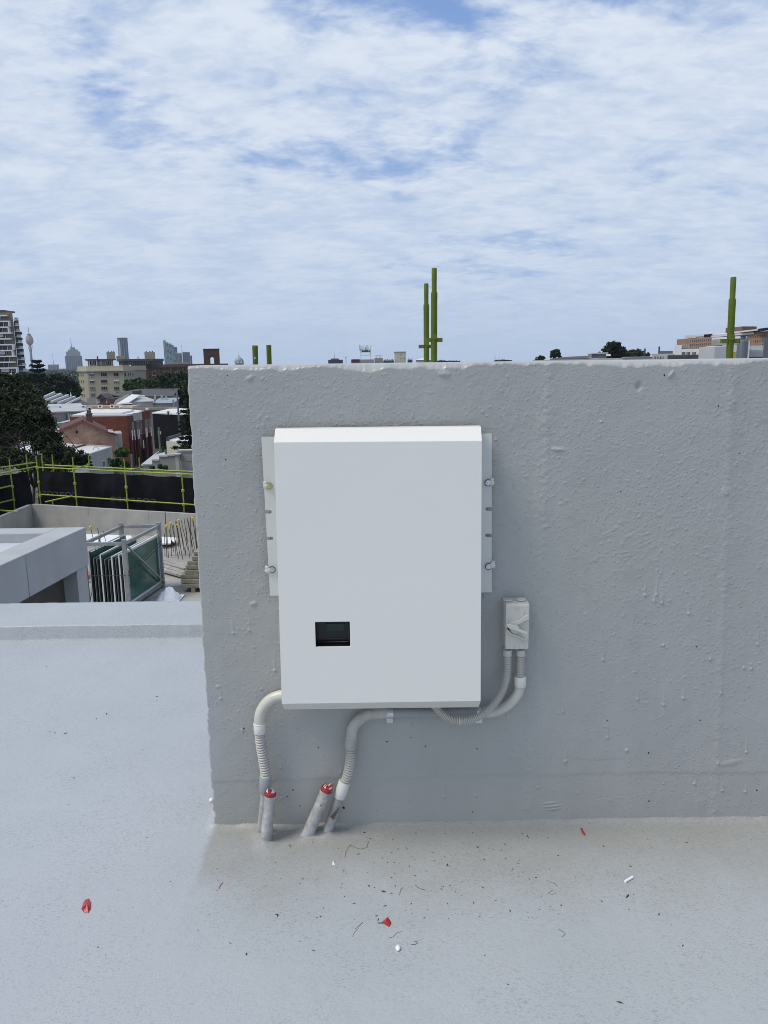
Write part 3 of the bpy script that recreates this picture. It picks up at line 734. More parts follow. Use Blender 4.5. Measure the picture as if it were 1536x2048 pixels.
# raised moulding lines of the lever guard
def rib(name, pts, w, hgt, m_=iso_m): 
    mb = MB(); pp = [fp(*p) for p in pts]
    mb.tube([p + Vector((0, 0, 0)) for p in pp], w, 8); o = mb.build(name, m_, isw, smooth=True); return o
guard = MB().slab([fp(1015, 1248), fp(1021, 1243), fp(1038, 1239), fp(1047, 1231), fp(1056.5, 1229), fp(1056.5, 1237), fp(1049, 1239), fp(1038, 1246), fp(1022, 1251), fp(1017, 1256)], (0, -.012, 0))
fixn(guard.build('upper_guard', iso_m, isw, bevel=.0008))
guard = MB().slab([fp(1013, 1256), fp(1016, 1259), fp(1022, 1265), fp(1040, 1272), fp(1049, 1277), fp(1056.5, 1272), fp(1056.5, 1276), fp(1049, 1281), fp(1038, 1275), fp(1019, 1268), fp(1013, 1262)], (0, -.007, 0))
fixn(guard.build('lower_guard', iso_m, isw, bevel=.0012))
rib('moulded_line', [(1049, 1211), (1049, 1229)], .0006, 0, bracket_m); rib('moulded_line', [(1049, 1282), (1049, 1297)], .0006, 0, bracket_m)
kc = fp(1029, 1256); MB().lathe([(.0165, 0), (.0165, .006), (.0135, .011), (.0135, .016), (.011, .018), (.0005, .018)], kc, 24, (0, -1, 0)).build('knob', iso_m, isw, smooth=40)
a, b = fp(1013.5, 1251, -.026), fp(1054, 1268, -.026); d = (b - a).normalized(); nrm = Vector((-d.z, 0, d.x))
pts = [a + nrm * .0045, a - nrm * .004, lerp(a, b, .25) - nrm * .0075, lerp(a, b, .55) - nrm * .005, b - nrm * .0052, b + d * .003, b + nrm * .0045, lerp(a, b, .55) + nrm * .0045, lerp(a, b, .3) + nrm * .010]
fixn(MB().slab(pts, (0, .009, 0)).build('lever', iso_m, isw, bevel=.0022, seg=3))
MB().slab([fp(1014.5, 1255, -.0014), fp(1017, 1254, -.0014), fp(1019, 1262, -.0014), fp(1015, 1260, -.0014)], (0, .001, 0)).build('lever_gap_shade', black, isw)  # black slab painting the shadow gap beside the lever
for (a, b) in ((1034, 1215), (1034, 1294)):
    s_ = MB().lathe([(.0072, 0), (.0072, .0022), (.0054, .0024), (.0054, .0006), (.0005, .0006)], fp(a, b), 16, (0, -1, 0)).build('screw', iso_m, isw, smooth=40)
    MB().beam(fp(a - 1.6, b - 2.2, -.001), fp(a + 1.2, b + 2.2, -.001), .0026, .0016).build('slot', black, s_)
for px in (1015, 1042):
    q = P(px, 1199.5, 2.386); q.z = ztt; MB().lathe([(.0125, 0), (.0125, .0018), (.0155, .0020), (.0155, .0042), (.0145, .0055), (.0005, .0056)], q, 24, (0, 0, 1)).build('blanking_plug', iso_m, isw, smooth=40)
for px in (1015, 1041.5):
    q = P(px, 1299, YC - .005); MB().lathe([(rr(17), 0), (rr(17), .014), (rr(19), .0145), (rr(19), .019), (rr(16.6), .020)], q, 20, (0, 0, -1)).build('gland', iso_m, isw, smooth=40)

# ================================================================== LITTER ON THE ROOF
def fz(x, y):
    i = min(max(int(np.searchsorted(gx, x)), 0), len(gx) - 1); j = min(max(int(np.searchsorted(gy, y)), 0), len(gy) - 1)
    return float(FZ[i, j])
def Gf(px, py, up=0.0):
    q = G(px, py, 0); z = fz(q.x, q.y); q = G(px, py, z + up); return q
def fold(name, label, outline, peak, m_, cat):
    pts = [Gf(*p, .0012) for p in outline]; pk = [Gf(a, b, h) for a, b, h in peak]
    n = len(pts); mb = MB()
    V = pts + pk; Fs = []
    for i in range(n):
        Fs.append((i, (i + 1) % n, n + (i * len(pk) // n)))
        k1, k2 = n + (i * len(pk) // n), n + (((i + 1) % n) * len(pk) // n)
        if k1 != k2: Fs.append(((i + 1) % n, k2, k1))
    mb.add(V, Fs); o = mb.build(name, m_)
    sol = o.modifiers.new('thick', 'SOLIDIFY'); sol.thickness = .0006
    return tag(o, label, cat)
fold('tape_scrap', 'curled scrap of dark red tape alone on the pale floor at lower left', [(163, 1818), (166, 1808), (170, 1800), (178, 1797), (182, 1806), (181, 1818), (176, 1826), (168, 1824)], [(170, 1812, .012), (177, 1812, .007), (174, 1806, .015)], redfoil, 'litter')
fold('tape_scrap', 'bright red four-cornered foil scrap lying in front of the enclosure', [(763.5, 1845), (775.5, 1834), (782.5, 1845), (778, 1853.5)], [(772, 1843, .008), (777, 1845, .010)], redfoil, 'litter')
fold('tape_scrap', 'thin red sliver of tape on the floor close to the wall at right', [(1161, 1657), (1164, 1656), (1167, 1662), (1171, 1669), (1169, 1671), (1165, 1666)], [(1165, 1663, .005)], redfoil, 'litter')
w1 = MB().tube([Gf(755, 1845.5, .002), Gf(760, 1845.7, .003), Gf(767, 1845, .003)], .0009, 6)
tag(w1.build('wire_offcut', mat('green_wire', (.02, .12, .07), .4)), 'short green wire poking out of the red foil scrap', 'wire')
q0, q1 = Gf(1250, 1763, .004), Gf(1265, 1754, .004)
tag(MB().tube([q0, q1], .0042, 12).build('plastic_tube_offcut', mat('clean_white_plastic', (.80, .80, .80), .4, .03, 20), smooth=40), 'small white plastic tube offcut lying on the floor at right', 'litter')
q = Gf(796, 1898, .0); mb = MB().lathe([(.001, 0), (.0075, .001), (.0085, .004), (.006, .0075), (.001, .009)], q, 14); 
o = mb.build('white_pebble', mat('clean_white_plastic', (.8, .8, .8), .4), smooth=True); o.scale = (.85, 1.35, 1); tag(o, 'small oval white pebble on the floor below the red foil scrap', 'pebble')
q = Gf(667, 1725, 0); tag(MB().add([q + Vector((-.005, -.012, 0)), q + Vector((.006, -.012, 0)), q + Vector((.004, .006, 0)), q + Vector((-.002, .014, .001)), q + Vector((.0, -.002, .006))], [(0, 1, 4), (1, 2, 4), (2, 3, 4), (3, 0, 4)]).build('plaster_chip', torn), 'pointed white plaster chip on the floor under the pipe stubs', 'litter')
q = P(424, 1601, 2.5); tag(MB().lathe([(.001, 0), (.007, .001), (.009, .006), (.006, .012), (.001, .014)], G(423, 1603, .003), 12).build('white_foam_blob', mat('foam', (.8, .79, .72), .7, .1, 60), smooth=True), 'cream blob of foam on the floor at the wall corner', 'litter')
rs3 = random.Random(4)
def curl(name, label, pts, r, m_):
    r *= .75; p = [Gf(a, b, r) for a, b in pts]
    return tag(MB().tube(p, r, 5).build(name, m_, smooth=True), label, 'wire')
darkw = mat('dark_thread', (.09, .09, .085), .7); bluew = mat('blue_thread', (.03, .05, .14), .6); redw = mat('red_thread', (.20, .03, .02), .6)
curl('thread', 'long dark curled thread on the floor right of the pipe stubs', [(690, 1715), (692, 1703), (700, 1690), (712, 1696), (722, 1698), (734, 1695), (737, 1682)], .0009, darkw)
curl('thread', 'thin blue thread on the floor in front of the wall', [(830, 1769), (836, 1775), (842, 1778), (851, 1780)], .0009, bluew)
curl('thread', 'short reddish thread beside the blue thread', [(799, 1790), (801, 1781), (805, 1775)], .0009, redw)
curl('thread', 'grey curl of wire near the red foil scrap', [(777, 1876), (786, 1874), (793, 1866), (803, 1863)], .0007, darkw)
curl('thread', 'small dark hook shaped thread right of the white pebble', [(822, 1889), (830, 1889), (835, 1886), (833, 1882), (828, 1884)], .0009, darkw)
curl('thread', 'dark red splinter on the pale floor below the wall corner', [(438, 1778), (441, 1770), (446, 1765)], .0013, redw)
curl('thread', 'dark twig left of the red foil scrap', [(710, 1858), (718, 1852), (726, 1844)], .0009, darkw)
curl('thread', 'thin red hair below the dark twig', [(705, 1873), (709, 1864), (717, 1857)], .0006, redw)
curl('thread', 'looped dark wire on the floor at right of centre', [(1095, 1788), (1105, 1780), (1111, 1787), (1103, 1790), (1097, 1784)], .0007, darkw)
curl('thread', 'pale clear thread below the white tube offcut', [(1267, 1868), (1272, 1857), (1273, 1845), (1268, 1838)], .0007, torn)
curl('thread', 'bent dark wire with a pale end near the floor middle right', [(1117, 1858), (1127, 1864), (1131, 1868), (1124, 1874)], .0009, darkw)
curl('thread', 'thin dark hair above the looped wire', [(1094, 1761), (1102, 1764), (1112, 1769)], .0006, darkw)
# crumbs too many to count
mb = MB()
LF = ((314, 1393), (100, 1464), (131, 1467), (193, 1438), (148, 1556), (110, 1466), (493, 1908), (1240, 2005))
for k in range(250):
    if k < 175: a = rs3.gauss(880, 190); b = rs3.uniform(1660, 1840)
    else: a = rs3.uniform(5, 1530); b = rs3.uniform(1330, 2040)
    if k < len(LF): a, b = LF[k]
    if a < 440 and b < 1660 and a > 405: continue
    if a > 420 and b < 1662: continue
    q = Gf(a, b, 0); s_ = (.0034 if k < len(LF) else rs3.uniform(.0007, .0024)) * (1.6 if rs3.random() < .08 else 1); an = rs3.uniform(0, 3.14); L_ = s_ * rs3.uniform(1, 3.5)
    dx, dy = math.cos(an), math.sin(an)
    mb.add([q + Vector((dx * L_, dy * L_, 0)), q + Vector((-dy * s_, dx * s_, 0)), q - Vector((dx * L_, dy * L_, 0)), q + Vector((dy * s_, -dx * s_, 0)), q + Vector((0, 0, s_ * 1.1))], [(0, 1, 4), (1, 2, 4), (2, 3, 4), (3, 0, 4)])
tag(mb.build('floor_crumbs', mat('dark_crumbs', (.06, .055, .045), .9, .4, 400)), 'scattered dark crumbs and grit on the pale roof floor', 'grit', kind='stuff')

# ================================================================== SCAFFOLD TUBES BEHIND THE WALL
def standard(px_t, py_t, px_b, py_b, Y, wpx, collar_py, boss_py, label, spig=.82):
    T = P(px_t, py_t, Y); B = P(px_b, py_b, Y); d = (B - T).normalized()
    E = T + d * ((T.z + 5.2) / -d.z); r = rr(wpx, Y, 640)
    t = thing('scaffold_standard', label, 'scaffold tube', E, 'green scaffold tubes rising behind the wall')
    C_ = P(px_t + (px_b - px_t) * (collar_py - py_t) / (py_b - py_t), collar_py, Y) if collar_py else T
    MB().tube([C_, C_ + d * .04, C_ + d * .042, E], [r * 1.03, r * 1.03, r, r], 20).build('tube', limeg, t, smooth=40)
    if collar_py:
        m_ = lerp(T, C_, .5)
        MB().tube([T, T + d * .008, m_, m_ + d * .004, C_ + d * .01], [r * spig * .9, r * spig, r * spig, r * (spig - .03), r * (spig - .03)], 20).build('spigot', limeg, t, smooth=40)
    if boss_py:
        c_ = P(px_t + (px_b - px_t) * (boss_py - py_t) / (py_b - py_t), boss_py, Y)
        for s in (-1, 1):
            x0, x1 = sorted((c_.x + s * r * .9, c_.x + s * r * 2.6)); h = r * .62
            MB().prism([(x0, c_.y - r * .75), (x1, c_.y - r * .75), (x1, c_.y - r * .62), (x0, c_.y - r * .62)], c_.z - h, c_.z + h).build('wedge_pocket', limeg, t)
            MB().prism([(x0, c_.y + r * .62), (x1, c_.y + r * .62), (x1, c_.y + r * .75), (x0, c_.y + r * .75)], c_.z - h, c_.z + h).build('wedge_pocket', limeg, t)
            xe = x1 if s > 0 else x0
            MB().prism([(xe - .004, c_.y - r * .75), (xe, c_.y - r * .75), (xe, c_.y + r * .75), (xe - .004, c_.y + r * .75)], c_.z - h, c_.z + h).build('wedge_pocket', limeg, t)
        MB().slab([c_ + Vector((-r * .7, -r * 1.25, r * 1.9)), c_ + Vector((-r * .8, -r * 1.3, r * .3)), c_ + Vector((r * .8, -r * 1.3, r * .3)), c_ + Vector((r * .7, -r * 1.25, r * 1.9))], (0, r * .4, 0)).build('pocket_plate', limeg, t)
    return t
standard(868.5, 536, 868, 724, 4.9, 12.8, 585, 680, 'tallest green scaffold tube behind the wall, right one of the centre pair')
standard(852.5, 567, 853, 724, 5.6, 11.2, 609, 693, 'shorter green scaffold tube, left one of the centre pair behind the wall')
standard(1467, 554, 1459, 716, 4.9, 13.5, 598, 682, 'lone green scaffold tube rising behind the wall at far right')
a_ = standard(510, 691, 511, 726, 7.0, 11.2, None, None, 'short green tube stub with a bolt hole behind the wall near its left end')
q = P(510.5, 716, 7.0); MB().lathe([(.008, 0), (.008, .002)], q + Vector((0, -rr(11.2, 7, 640) - .001, 0)), 10, (0, -1, 0)).build('bolt_hole', mat('sky_seen', (.6, .6, .6), .5), a_)
standard(537.5, 690, 538.5, 726, 7.4, 10, None, None, 'short plain green tube stub behind the wall, right of the one with a hole')

# ================================================================== LOWER ROOF UNDER CONSTRUCTION
ZS, ZP = -5.2, -4.2
pc = G(63, 1009, ZP); pr = G(400, 1029.5, ZP); pl = G(-60, 1058, ZP)
def ext(a, b, t): return (a[0] + (b[0] - a[0]) * t, a[1] + (b[1] - a[1]) * t)
PC, PR, PL = (pc.x, pc.y), ext((pc.x, pc.y), (pr.x, pr.y), 3.2), ext((pc.x, pc.y), (pl.x, pl.y), 1.6)
MB().prism([(-6.5 - 14, 5.6), (PR[0], 5.6), (PR[0], PR[1]), PC, PL], ZS - .4, ZS).build('lower_slab', conc_dusty)['kind'] = 'structure'
MB().prism([(-30, 4.75), (12, 4.75), (12, 5.7), (-30, 5.7)], ZS - 9, ZS - .01).build('building_below', conc)['kind'] = 'structure'
MB().prism([(PL[0], 5.6), (PR[0], 5.6), (PR[0], PR[1] - .1), (PC[0], PC[1] - .1), (PL[0], PL[1])], -13.9, ZS - .41).build('storeys_below', conc)['kind'] = 'structure'
def off(A, B, dist):
    d = Vector((B[0] - A[0], B[1] - A[1])); n = Vector((-d.y, d.x)).normalized() * dist
    return (A[0] + n.x, A[1] + n.y), (B[0] + n.x, B[1] + n.y)
def wallstrip(A, B, thick, z0, z1):
    A2, B2 = off(A, B, thick); return MB().prism([A, B, B2, A2], z0, z1)
pw = thing('parapet_wall', 'raw concrete parapet wall round the lower roof under construction', 'wall', (pc.x, pc.y, ZS))
# panels with joints along the far run
def along(A, B, n): return [ext(A, B, i / n) for i in range(n + 1)]
ptsR = along(PC, PR, 9)
for i in range(9):
    A = ext(ptsR[i], ptsR[i + 1], .0015); wallstrip(A, ext(ptsR[i], ptsR[i + 1], .9985), .18, ZS + .001, ZP + (.0 if i % 2 else .006)).build('panel', conc, pw)
lft = along(PL, PC, 3)
for i in range(3): wallstrip(lft[i], ext(lft[i], lft[i + 1], .9985), .18, ZS + .001, ZP - .003).build('panel', conc, pw)

# --- scaffold with black shade cloth outside that parapet
def yl(px, A, B): return VP(px, 1000, A, B)
SA, SB = off(PC, PR, .75); SL0, SC0 = off(PL, PC, .75)
scf = thing('scaffold', 'lime green tube scaffold with guard rails beyond the lower roof parapet', 'scaffold', (pc.x, pc.y + .7, ZS))
def rail(pa, pb, A, B, r=.030, dz=0):
    a = VP(*pa, A, B); b = VP(*pb, A, B); a.z += dz; b.z += dz
    MB().tube([a, b], r, 10).build('guard_rail', limey, scf, smooth=50)
def post(px, pyt, A, B, low=1100, r=.030, bosses=(), lean=0.0):
    T = VP(px, pyt, A, B); B2 = Vector((T.x, T.y, ZS - 1.2))
    o = MB().tube([T, T - Vector((0, 0, .28)), T - Vector((0, 0, .285)), B2], [r * .75, r * .75, r, r], 12).build('standard', limey, scf, smooth=40)
    for py in bosses:
        c_ = VP(px, py, A, B); c_.x = T.x; c_.y = T.y
        MB().lathe([(r * 1.1, -.07), (r * 2.1, -.05), (r * 2.1, .04), (r * 1.1, .07)], c_, 8).build('rosette', limey, o)
for px, pyt, bs in ((72, 911.5, (936, 964, 992)), (145, 914.5, (940, 967, 994)), (248, 918.5, (944, 974, 1000)), (362, 922, (950, 981, 1009))): post(px, pyt, SA, SB, bosses=bs)
rail((72, 934.5), (420, 950.5), SA, SB); rail((74, 988.5), (420, 1011.5), SA, SB)
RA, RB = off(PC, PR, 2.0)
for px, pyt in ((83, 907), (104, 909), (177, 911), (278, 915.5), (397, 922)): post(px, pyt, RA, RB, r=.032)
rail((90, 930.2), (420, 945), RA, RB, .034); 
post(18.5, 919, SL0, SC0, bosses=(946, 975, 1003)); post(-48, 930, SL0, SC0, bosses=(962,))
rail((71, 933.5), (-60, 959), SL0, SC0); rail((22, 971.5), (-60, 990), SL0, SC0); rail((25, 999.5), (-60, 1020), SL0, SC0)
LA, LB = off(PL, PC, 2.0); post(52, 908, LA, LB); rail((71, 925), (-60, 944), LA, LB, .034)
for xa, ya, xb, yb in ((145, 938, 177, 930), (248, 943, 278, 936)):
    a = VP(xa, ya, SA, SB); b = VP(xb, yb, RA, RB); MB().tube([a, b], .028, 8).build('transom', limey, scf, smooth=50)
a = VP(145, 992, SA, SB); b = G(91, 1004, ZP + .06); MB().tube([a, b], .034, 10).build('transom', limey, scf, smooth=50)
b2 = G(105, 1002, ZP + .06); MB().tube([b2 + Vector((0, 0, -.02)), b2 + Vector((.05, -.1, -.55))], .034, 10).build('bracket_leg', limey, scf, smooth=50)
a = G(-20, 1019, ZP + .1); b = G(36, 1023.5, ZP + .1); MB().tube([a, b], .034, 10).build('transom', limey, scf, smooth=50)
# cloth
def cloth(A, B, pxa, pxb, ztop_a, ztop_b, zlow, label, seed):
    a = yl(pxa, A, B); b = yl(pxb, A, B); n = 110; m_ = 24
    U2, V2 = np.meshgrid(np.linspace(0, 1, n), np.linspace(0, 1, m_), indexing='ij')
    X2 = a.x + (b.x - a.x) * U2; Y2 = a.y + (b.y - a.y) * U2; zt2 = ztop_a + (ztop_b - ztop_a) * U2 - .04 * np.abs(np.sin(U2 * 22)); Z2 = zt2 + (zlow - zt2) * V2
    w = .10 * vnoise(U2 * 20, V2 * 2, 1, seed) + .05 * vnoise(U2 * 60, V2 * 6, 1, seed + 1)
    Y2 = Y2 + w; X2 = X2 + w * .3
    o = np_mesh('shade_cloth', np.stack([X2.ravel(), Y2.ravel(), Z2.ravel()], 1), grid_faces(n, m_), cloth_m)
    return tag(o, label, 'shade cloth'), a, b
CA, CB = off(PC, PR, 1.15)
cl1, ca, cb = cloth(CA, CB, 76, 470, VP(76, 940, CA, CB).z, VP(470, 958, CA, CB).z, ZP - 1.2, 'long black shade cloth with faded lettering behind the scaffold rails', 61)
DA, DB = off(PL, PC, 1.0)
cl2, _, _ = cloth(DA, DB, -70, 64, VP(-70, 962, DA, DB).z, VP(64, 939, DA, DB).z, ZP - 1.2, 'black shade cloth on the short scaffold run at the left edge', 71)
def cloth_text(s, pxa, pxb, pyb, A, B, size, par):
    cu = bpy.data.curves.new('lettering', 'FONT'); cu.body = s; cu.size = size; cu.extrude = .002
    tmp = bpy.data.objects.new('lettering_tmp', cu); col_link(tmp)
    bpy.context.view_layer.update()
    me = bpy.data.meshes.new_from_object(tmp); bpy.data.objects.remove(tmp, do_unlink=True)
    co = np.array([v.co[:] for v in me.vertices]); wd = co[:, 0].max()
    a = VP(pxa, pyb, A, B); b = VP(pxb, pyb, A, B); ax = (b - a); ax.z = 0; L_ = ax.length; ax.normalize()
    nr = Vector((ax.y, -ax.x, 0))
    org = WM[par.name]
    for v in me.vertices:
        x = (1 - v.co.x / wd) * L_; p = a + ax * x + Vector((0, 0, v.co.y)) + nr * (.16 + v.co.z) - org
        v.co = p
    me.materials.append(clothpr); o = bpy.data.objects.new('lettering', me); col_link(o); o.parent = par
cloth_text('coarose', 226, 318, 1000.5, CA, CB, .42, cl1)
cloth_text('coarose', 78, 160, 988, CA, CB, .40, cl1)

# --- concrete plant enclosure in the near left
ZE = -.60
ec = G(171.5, 1054, ZE); e0 = G(0, 1131, ZE)
EX = ec.x; EYb = ec.y
eb = VP(175, 1131, (EX, 0), (EX, 10)).z; fh = ZE - eb
es = thing('concrete_plant_room', 'pale concrete rooftop plant room with recessed top and dark opening at left', 'plant room', (EX - 2, EYb - 2, ZS))
EF = 5.9
zsk = rad(0)
skew = (e0.x - ec.x) / (e0.y - ec.y)
def exy(dx, y): return (EX + dx + skew * (y - EYb), y)
ys = VP(74, 1100, (EX, 0), (EX, 10)).y
for i, (ya, yb_) in enumerate(((EF, ys - .006), (ys + .006, EYb))):
    MB().prism([exy(-.38, ya), exy(0, ya), exy(0, yb_), exy(-.38, yb_)], eb, ZE).build('edge_beam', conc_pt, es, bevel=.01)
MB().prism([exy(-6, EYb - .36), exy(-.381, EYb - .36), exy(-.381, EYb), exy(-6, EYb)], eb, ZE - .001).build('edge_beam', conc_pt, es, bevel=.01)
MB().prism([exy(-6, EF), exy(-.381, EF), exy(-.381, EYb - .361), exy(-6, EYb - .361)], eb, ZE - .13).build('roof_deck', conc_wh, es)
MB().prism([exy(-.22, EYb - .30), exy(-.03, EYb - .30), exy(-.03, EYb - .02), exy(-.22, EYb - .02)], ZS, eb - .001).build('column', conc_pt, es)
MB().prism([exy(-6, EYb - .16), exy(-.23, EYb - .16), exy(-.23, EYb - .02), exy(-6, EYb - .02)], ZS, eb - .001).build('rear_wall', conc, es)
MB().prism([exy(-6, EF + .02), exy(-5.8, EF + .02), exy(-5.8, EYb - .17), exy(-6, EYb - .17)], ZS, eb - .001).build('side_wall', conc, es)
MB().prism([exy(-6, EF), exy(-.06, EF), exy(-.06, EF + .2), exy(-6, EF + .2)], ZS, eb - .001).build('front_wall', conc, es)

# --- glass stillage
N_ = G(248, 1083, ZS + 2.0); R_ = G(317, 1048.5, ZS + 2.0)
gx0, gx1 = N_.x - 1.15, N_.x; sk = (R_.x - N_.x) / (R_.y - N_.y)
def sxy(x, y): return Vector((x + sk * (y - N_.y), y, 0))
st = thing('glass_stillage', 'galvanised steel transport rack standing on the lower roof', 'rack', (N_.x - .5, N_.y + 1, ZS))
y0, y1 = N_.y, R_.y; zT = ZS + 2.0
for (x, y) in ((gx0, y0), (gx1, y0), (gx0, y1), (gx1, y1)):
    q = sxy(x, y); MB().prism([(q.x - .055, q.y - .055), (q.x + .055, q.y - .055), (q.x + .055, q.y + .055), (q.x - .055, q.y + .055)], ZS, zT + .06).build('post', galv, st)
def bar(a, b, w=.07, h=.09, name='rail'): MB().beam(a, b, w, h).build(name, galv, st)
for z in (zT - .06, ZS + .12):
    z3 = Vector((0, 0, z))
    for (a, b) in (((gx0, y0), (gx1, y0)), ((gx0, y1), (gx1, y1)), ((gx0, y0), (gx0, y1)), ((gx1, y0), (gx1, y1))):
        bar(sxy(*a) + z3, sxy(*b) + z3)
bar(sxy(gx1 + .07, y0) + Vector((0, 0, zT - .12)), sxy(gx1 + .07, y1) + Vector((0, 0, ZS + .15)), .03, .05, 'brace')
bar(sxy(gx0, y0) + Vector((0, 0, ZS + .1)), sxy(gx0, y0 + 1.0) + Vector((0, 0, zT)), .04, .05, 'brace')
for (z) in (ZS + 1.02, ZS + 1.12):
    MB().tube([sxy(gx1 + .06, y0 - .02) + Vector((0, 0, z)), sxy(gx1 + .06, y1) + Vector((0, 0, z + .35))], .010, 6).build('strap', gasket, st)
MB().tube([sxy(gx0 + .1, y0 - .08) + Vector((0, 0, ZS + 1.05)), sxy(gx1, y0 - .08) + Vector((0, 0, ZS + 1.04))], .012, 6).build('strap', gasket, st)
grp = 'framed glass panels standing in the rack'
xs = [(gx0 + .12, 1.72), (gx0 + .24, 1.52), (gx0 + .33, 1.50), (gx0 + .44, 1.62), (gx0 + .55, 1.48), (gx0 + .65, 1.46), (gx0 + .75, 1.55), (gx0 + .85, 1.50), (gx0 + .95, 1.60)]
def glass_panel(x, h, label, g=grp, th=.032, ya=.03, yb=.06, zb_=.18, fm_=whitefr):
    t = thing('glazed_unit', label, 'glass panel', sxy(x, (y0 + y1) / 2) + Vector((0, 0, ZS + zb_)), g)
    a = sxy(x, y0 + ya); b = sxy(x, y1 - yb); za, zb2 = ZS + zb_, ZS + h
    MB().slab([a + Vector((0, 0, za + .05)), b + Vector((0, 0, za + .05)), b + Vector((0, 0, zb2 - .05)), a + Vector((0, 0, zb2 - .05))], (.02, 0, 0)).build('pane', greeng, t)
    mb = MB()
    for p_, q_ in ((a + Vector((0, 0, za)), a + Vector((0, 0, zb2))), (b + Vector((0, 0, za)), b + Vector((0, 0, zb2))), (a + Vector((0, 0, zb2)), b + Vector((0, 0, zb2))), (a + Vector((0, 0, za)), b + Vector((0, 0, za)))):
        mb.beam(p_ + Vector((.01, 0, 0)), q_ + Vector((.01, 0, 0)), th if abs(p_.z - q_.z) < .01 else th, th)
    mb.build('frame', fm_, t)
    MB().beam(a + Vector((.01 + th * 1.1, -.01, za)), a + Vector((.01 + th * 1.1, -.01, zb2)), .034, .03).build('gasket', gasket, t)
    return t
for i, (x, h) in enumerate(xs):
    if i == 0: glass_panel(x, h, 'tallest framed glass panel at the left end of the rack', None)
    elif i in (3, 6, 8): glass_panel(x, h, 'white framed glass panel packed upright between darker ones in the rack', th=.040)
    else: glass_panel(x, h, 'grey framed glass panel packed upright between others in the rack', fm_=galv, th=.022)
glass_panel(gx1 - .02 - .04, 1.66, 'large green glass panel facing out on the near side of the rack', None, .06, .0, .04)

# --- starter bars
def bar_at(pxb, pyb, pxt, pyt, cap=False, r=.011):
    b = G(pxb, pyb, ZS); t = P(pxt, pyt, b.y + random.uniform(-.1, .1))
    lab = None
    o = thing('rebar', 'bare thin rusty starter bar sticking up from the lower slab', 'rebar', b, 'starter bars on the lower slab')
    MB().tube([b, t], r, 6).build('bar', rebarm, o)
    if cap:
        d = (t - b).normalized(); MB().lathe([(.020, -.09), (.036, -.04), (.048, -.03), (.048, .03), (.03, .045)], t, 10, d).build('cap', capm, o, smooth=40)
    return o
def capped(a, label): o = bar_at(*a, cap=True); o['label'] = label; del o['group']
capped((198, 1130, 181, 1054), 'starter bar with yellow cap standing apart left of the glass rack')
capped((337, 1116, 333, 1052), 'leftmost yellow capped starter bar right of the glass rack')
capped((343, 1112, 341.5, 1047), 'second yellow capped starter bar right of the glass rack')
capped((359, 1108, 354, 1051), 'low yellow capped starter bar in the middle of the cluster')
capped((372, 1112, 357.5, 1041), 'leaning yellow capped starter bar over the middle of the cluster')
capped((397, 1105, 384.5, 1037), 'highest yellow capped starter bar beside the grey wall')
bar_at(334, 1115, 330.2, 1024, r=.014)
for a in ((205, 1102, 195, 1056), (222, 1120, 206, 1062), (352, 1111, 347, 1050), (357, 1118, 344, 1050), (366, 1120, 351, 1043), (363, 1104, 353, 1043), (371, 1110, 374, 1055), (380, 1117, 368, 1037), (376, 1100, 362, 1040),
          (382, 1112, 380.5, 1034), (389, 1112, 374, 1036), (390, 1100, 381, 1058), (393, 1098, 386, 1038), (385, 1105, 377, 1042), (330, 1112, 329, 1068), (368, 1102, 359, 1048), (262, 1062, 255, 1055), (395, 1115, 390, 1050), (348, 1105, 338, 1058)): bar_at(*a)
# --- boards, planks, sheets
def plate(pts, z, th, name, label, cat, m_):
    w = [G(a, b, z) for a, b in pts]; return tag(MB().prism([(p.x, p.y) for p in w], z - th, z).build(name, m_), label, cat)
plate([(172, 1068), (262, 1071), (268, 1084), (170, 1086)], ZS + .12, .11, 'insulation_board', 'large white board lying flat behind the glass rack', 'board', whsheet)
sh = plate([(318, 1073), (352, 1075), (350, 1083), (344, 1081), (341, 1086), (318, 1087)], ZS + .22, .05, 'folded_sheet', 'folded white sheet on the slab between rack and starter bars', 'sheet', whsheet)
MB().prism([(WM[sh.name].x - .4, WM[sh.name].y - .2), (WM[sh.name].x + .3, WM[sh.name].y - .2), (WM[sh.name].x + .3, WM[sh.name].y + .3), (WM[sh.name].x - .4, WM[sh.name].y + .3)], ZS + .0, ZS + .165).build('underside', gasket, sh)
lbl = ('uppermost grey plank of the loose planks beside the glass rack', 'second grey plank down among the loose planks', 'third grey plank down among the loose planks', 'lowest grey plank nearest the camera among the loose planks')
for i, (a, b, cc, d) in enumerate(((322, 1117, 372, 1133), (322, 1124, 372, 1138), (322, 1131, 370, 1146), (324, 1139, 366, 1151))):
    p, q = G(a, b, ZS + .1), G(cc, d, ZS + .1)
    tag(MB().beam(p, q, .20, .07).build('plank', timg), lbl[i], 'plank')
bd = thing('timber_bundle', 'strapped bundle of weathered timber stacked beside the grey wall', 'timber', G(384, 1178, ZS))
bq = G(362, 1176, ZS + .15); bw = 1.7
for lv in range(8):
    x_off = (0, 0, .0, .12, .16, .2, .34, .4)[lv]; z = ZS + .15 + lv * .135
    for k in range(3):
        MB().box(bq.x + x_off, bq.x + bw, bq.y + k * .34 + lv * .03, bq.y + k * .34 + .31 + lv * .03, z, z + .12).build('board', timb, bd, bevel=.008, seg=1)
for xo in (.62,): MB().box(bq.x + xo, bq.x + xo + .03, bq.y - .02, bq.y + 1.2, ZS + .12, ZS + 1.26).build('strap', gasket, bd)
for xo in (.3, 1.3): MB().box(bq.x + xo, bq.x + xo + .12, bq.y, bq.y + 1.0, ZS, ZS + .149).build('bearer', timb, bd)
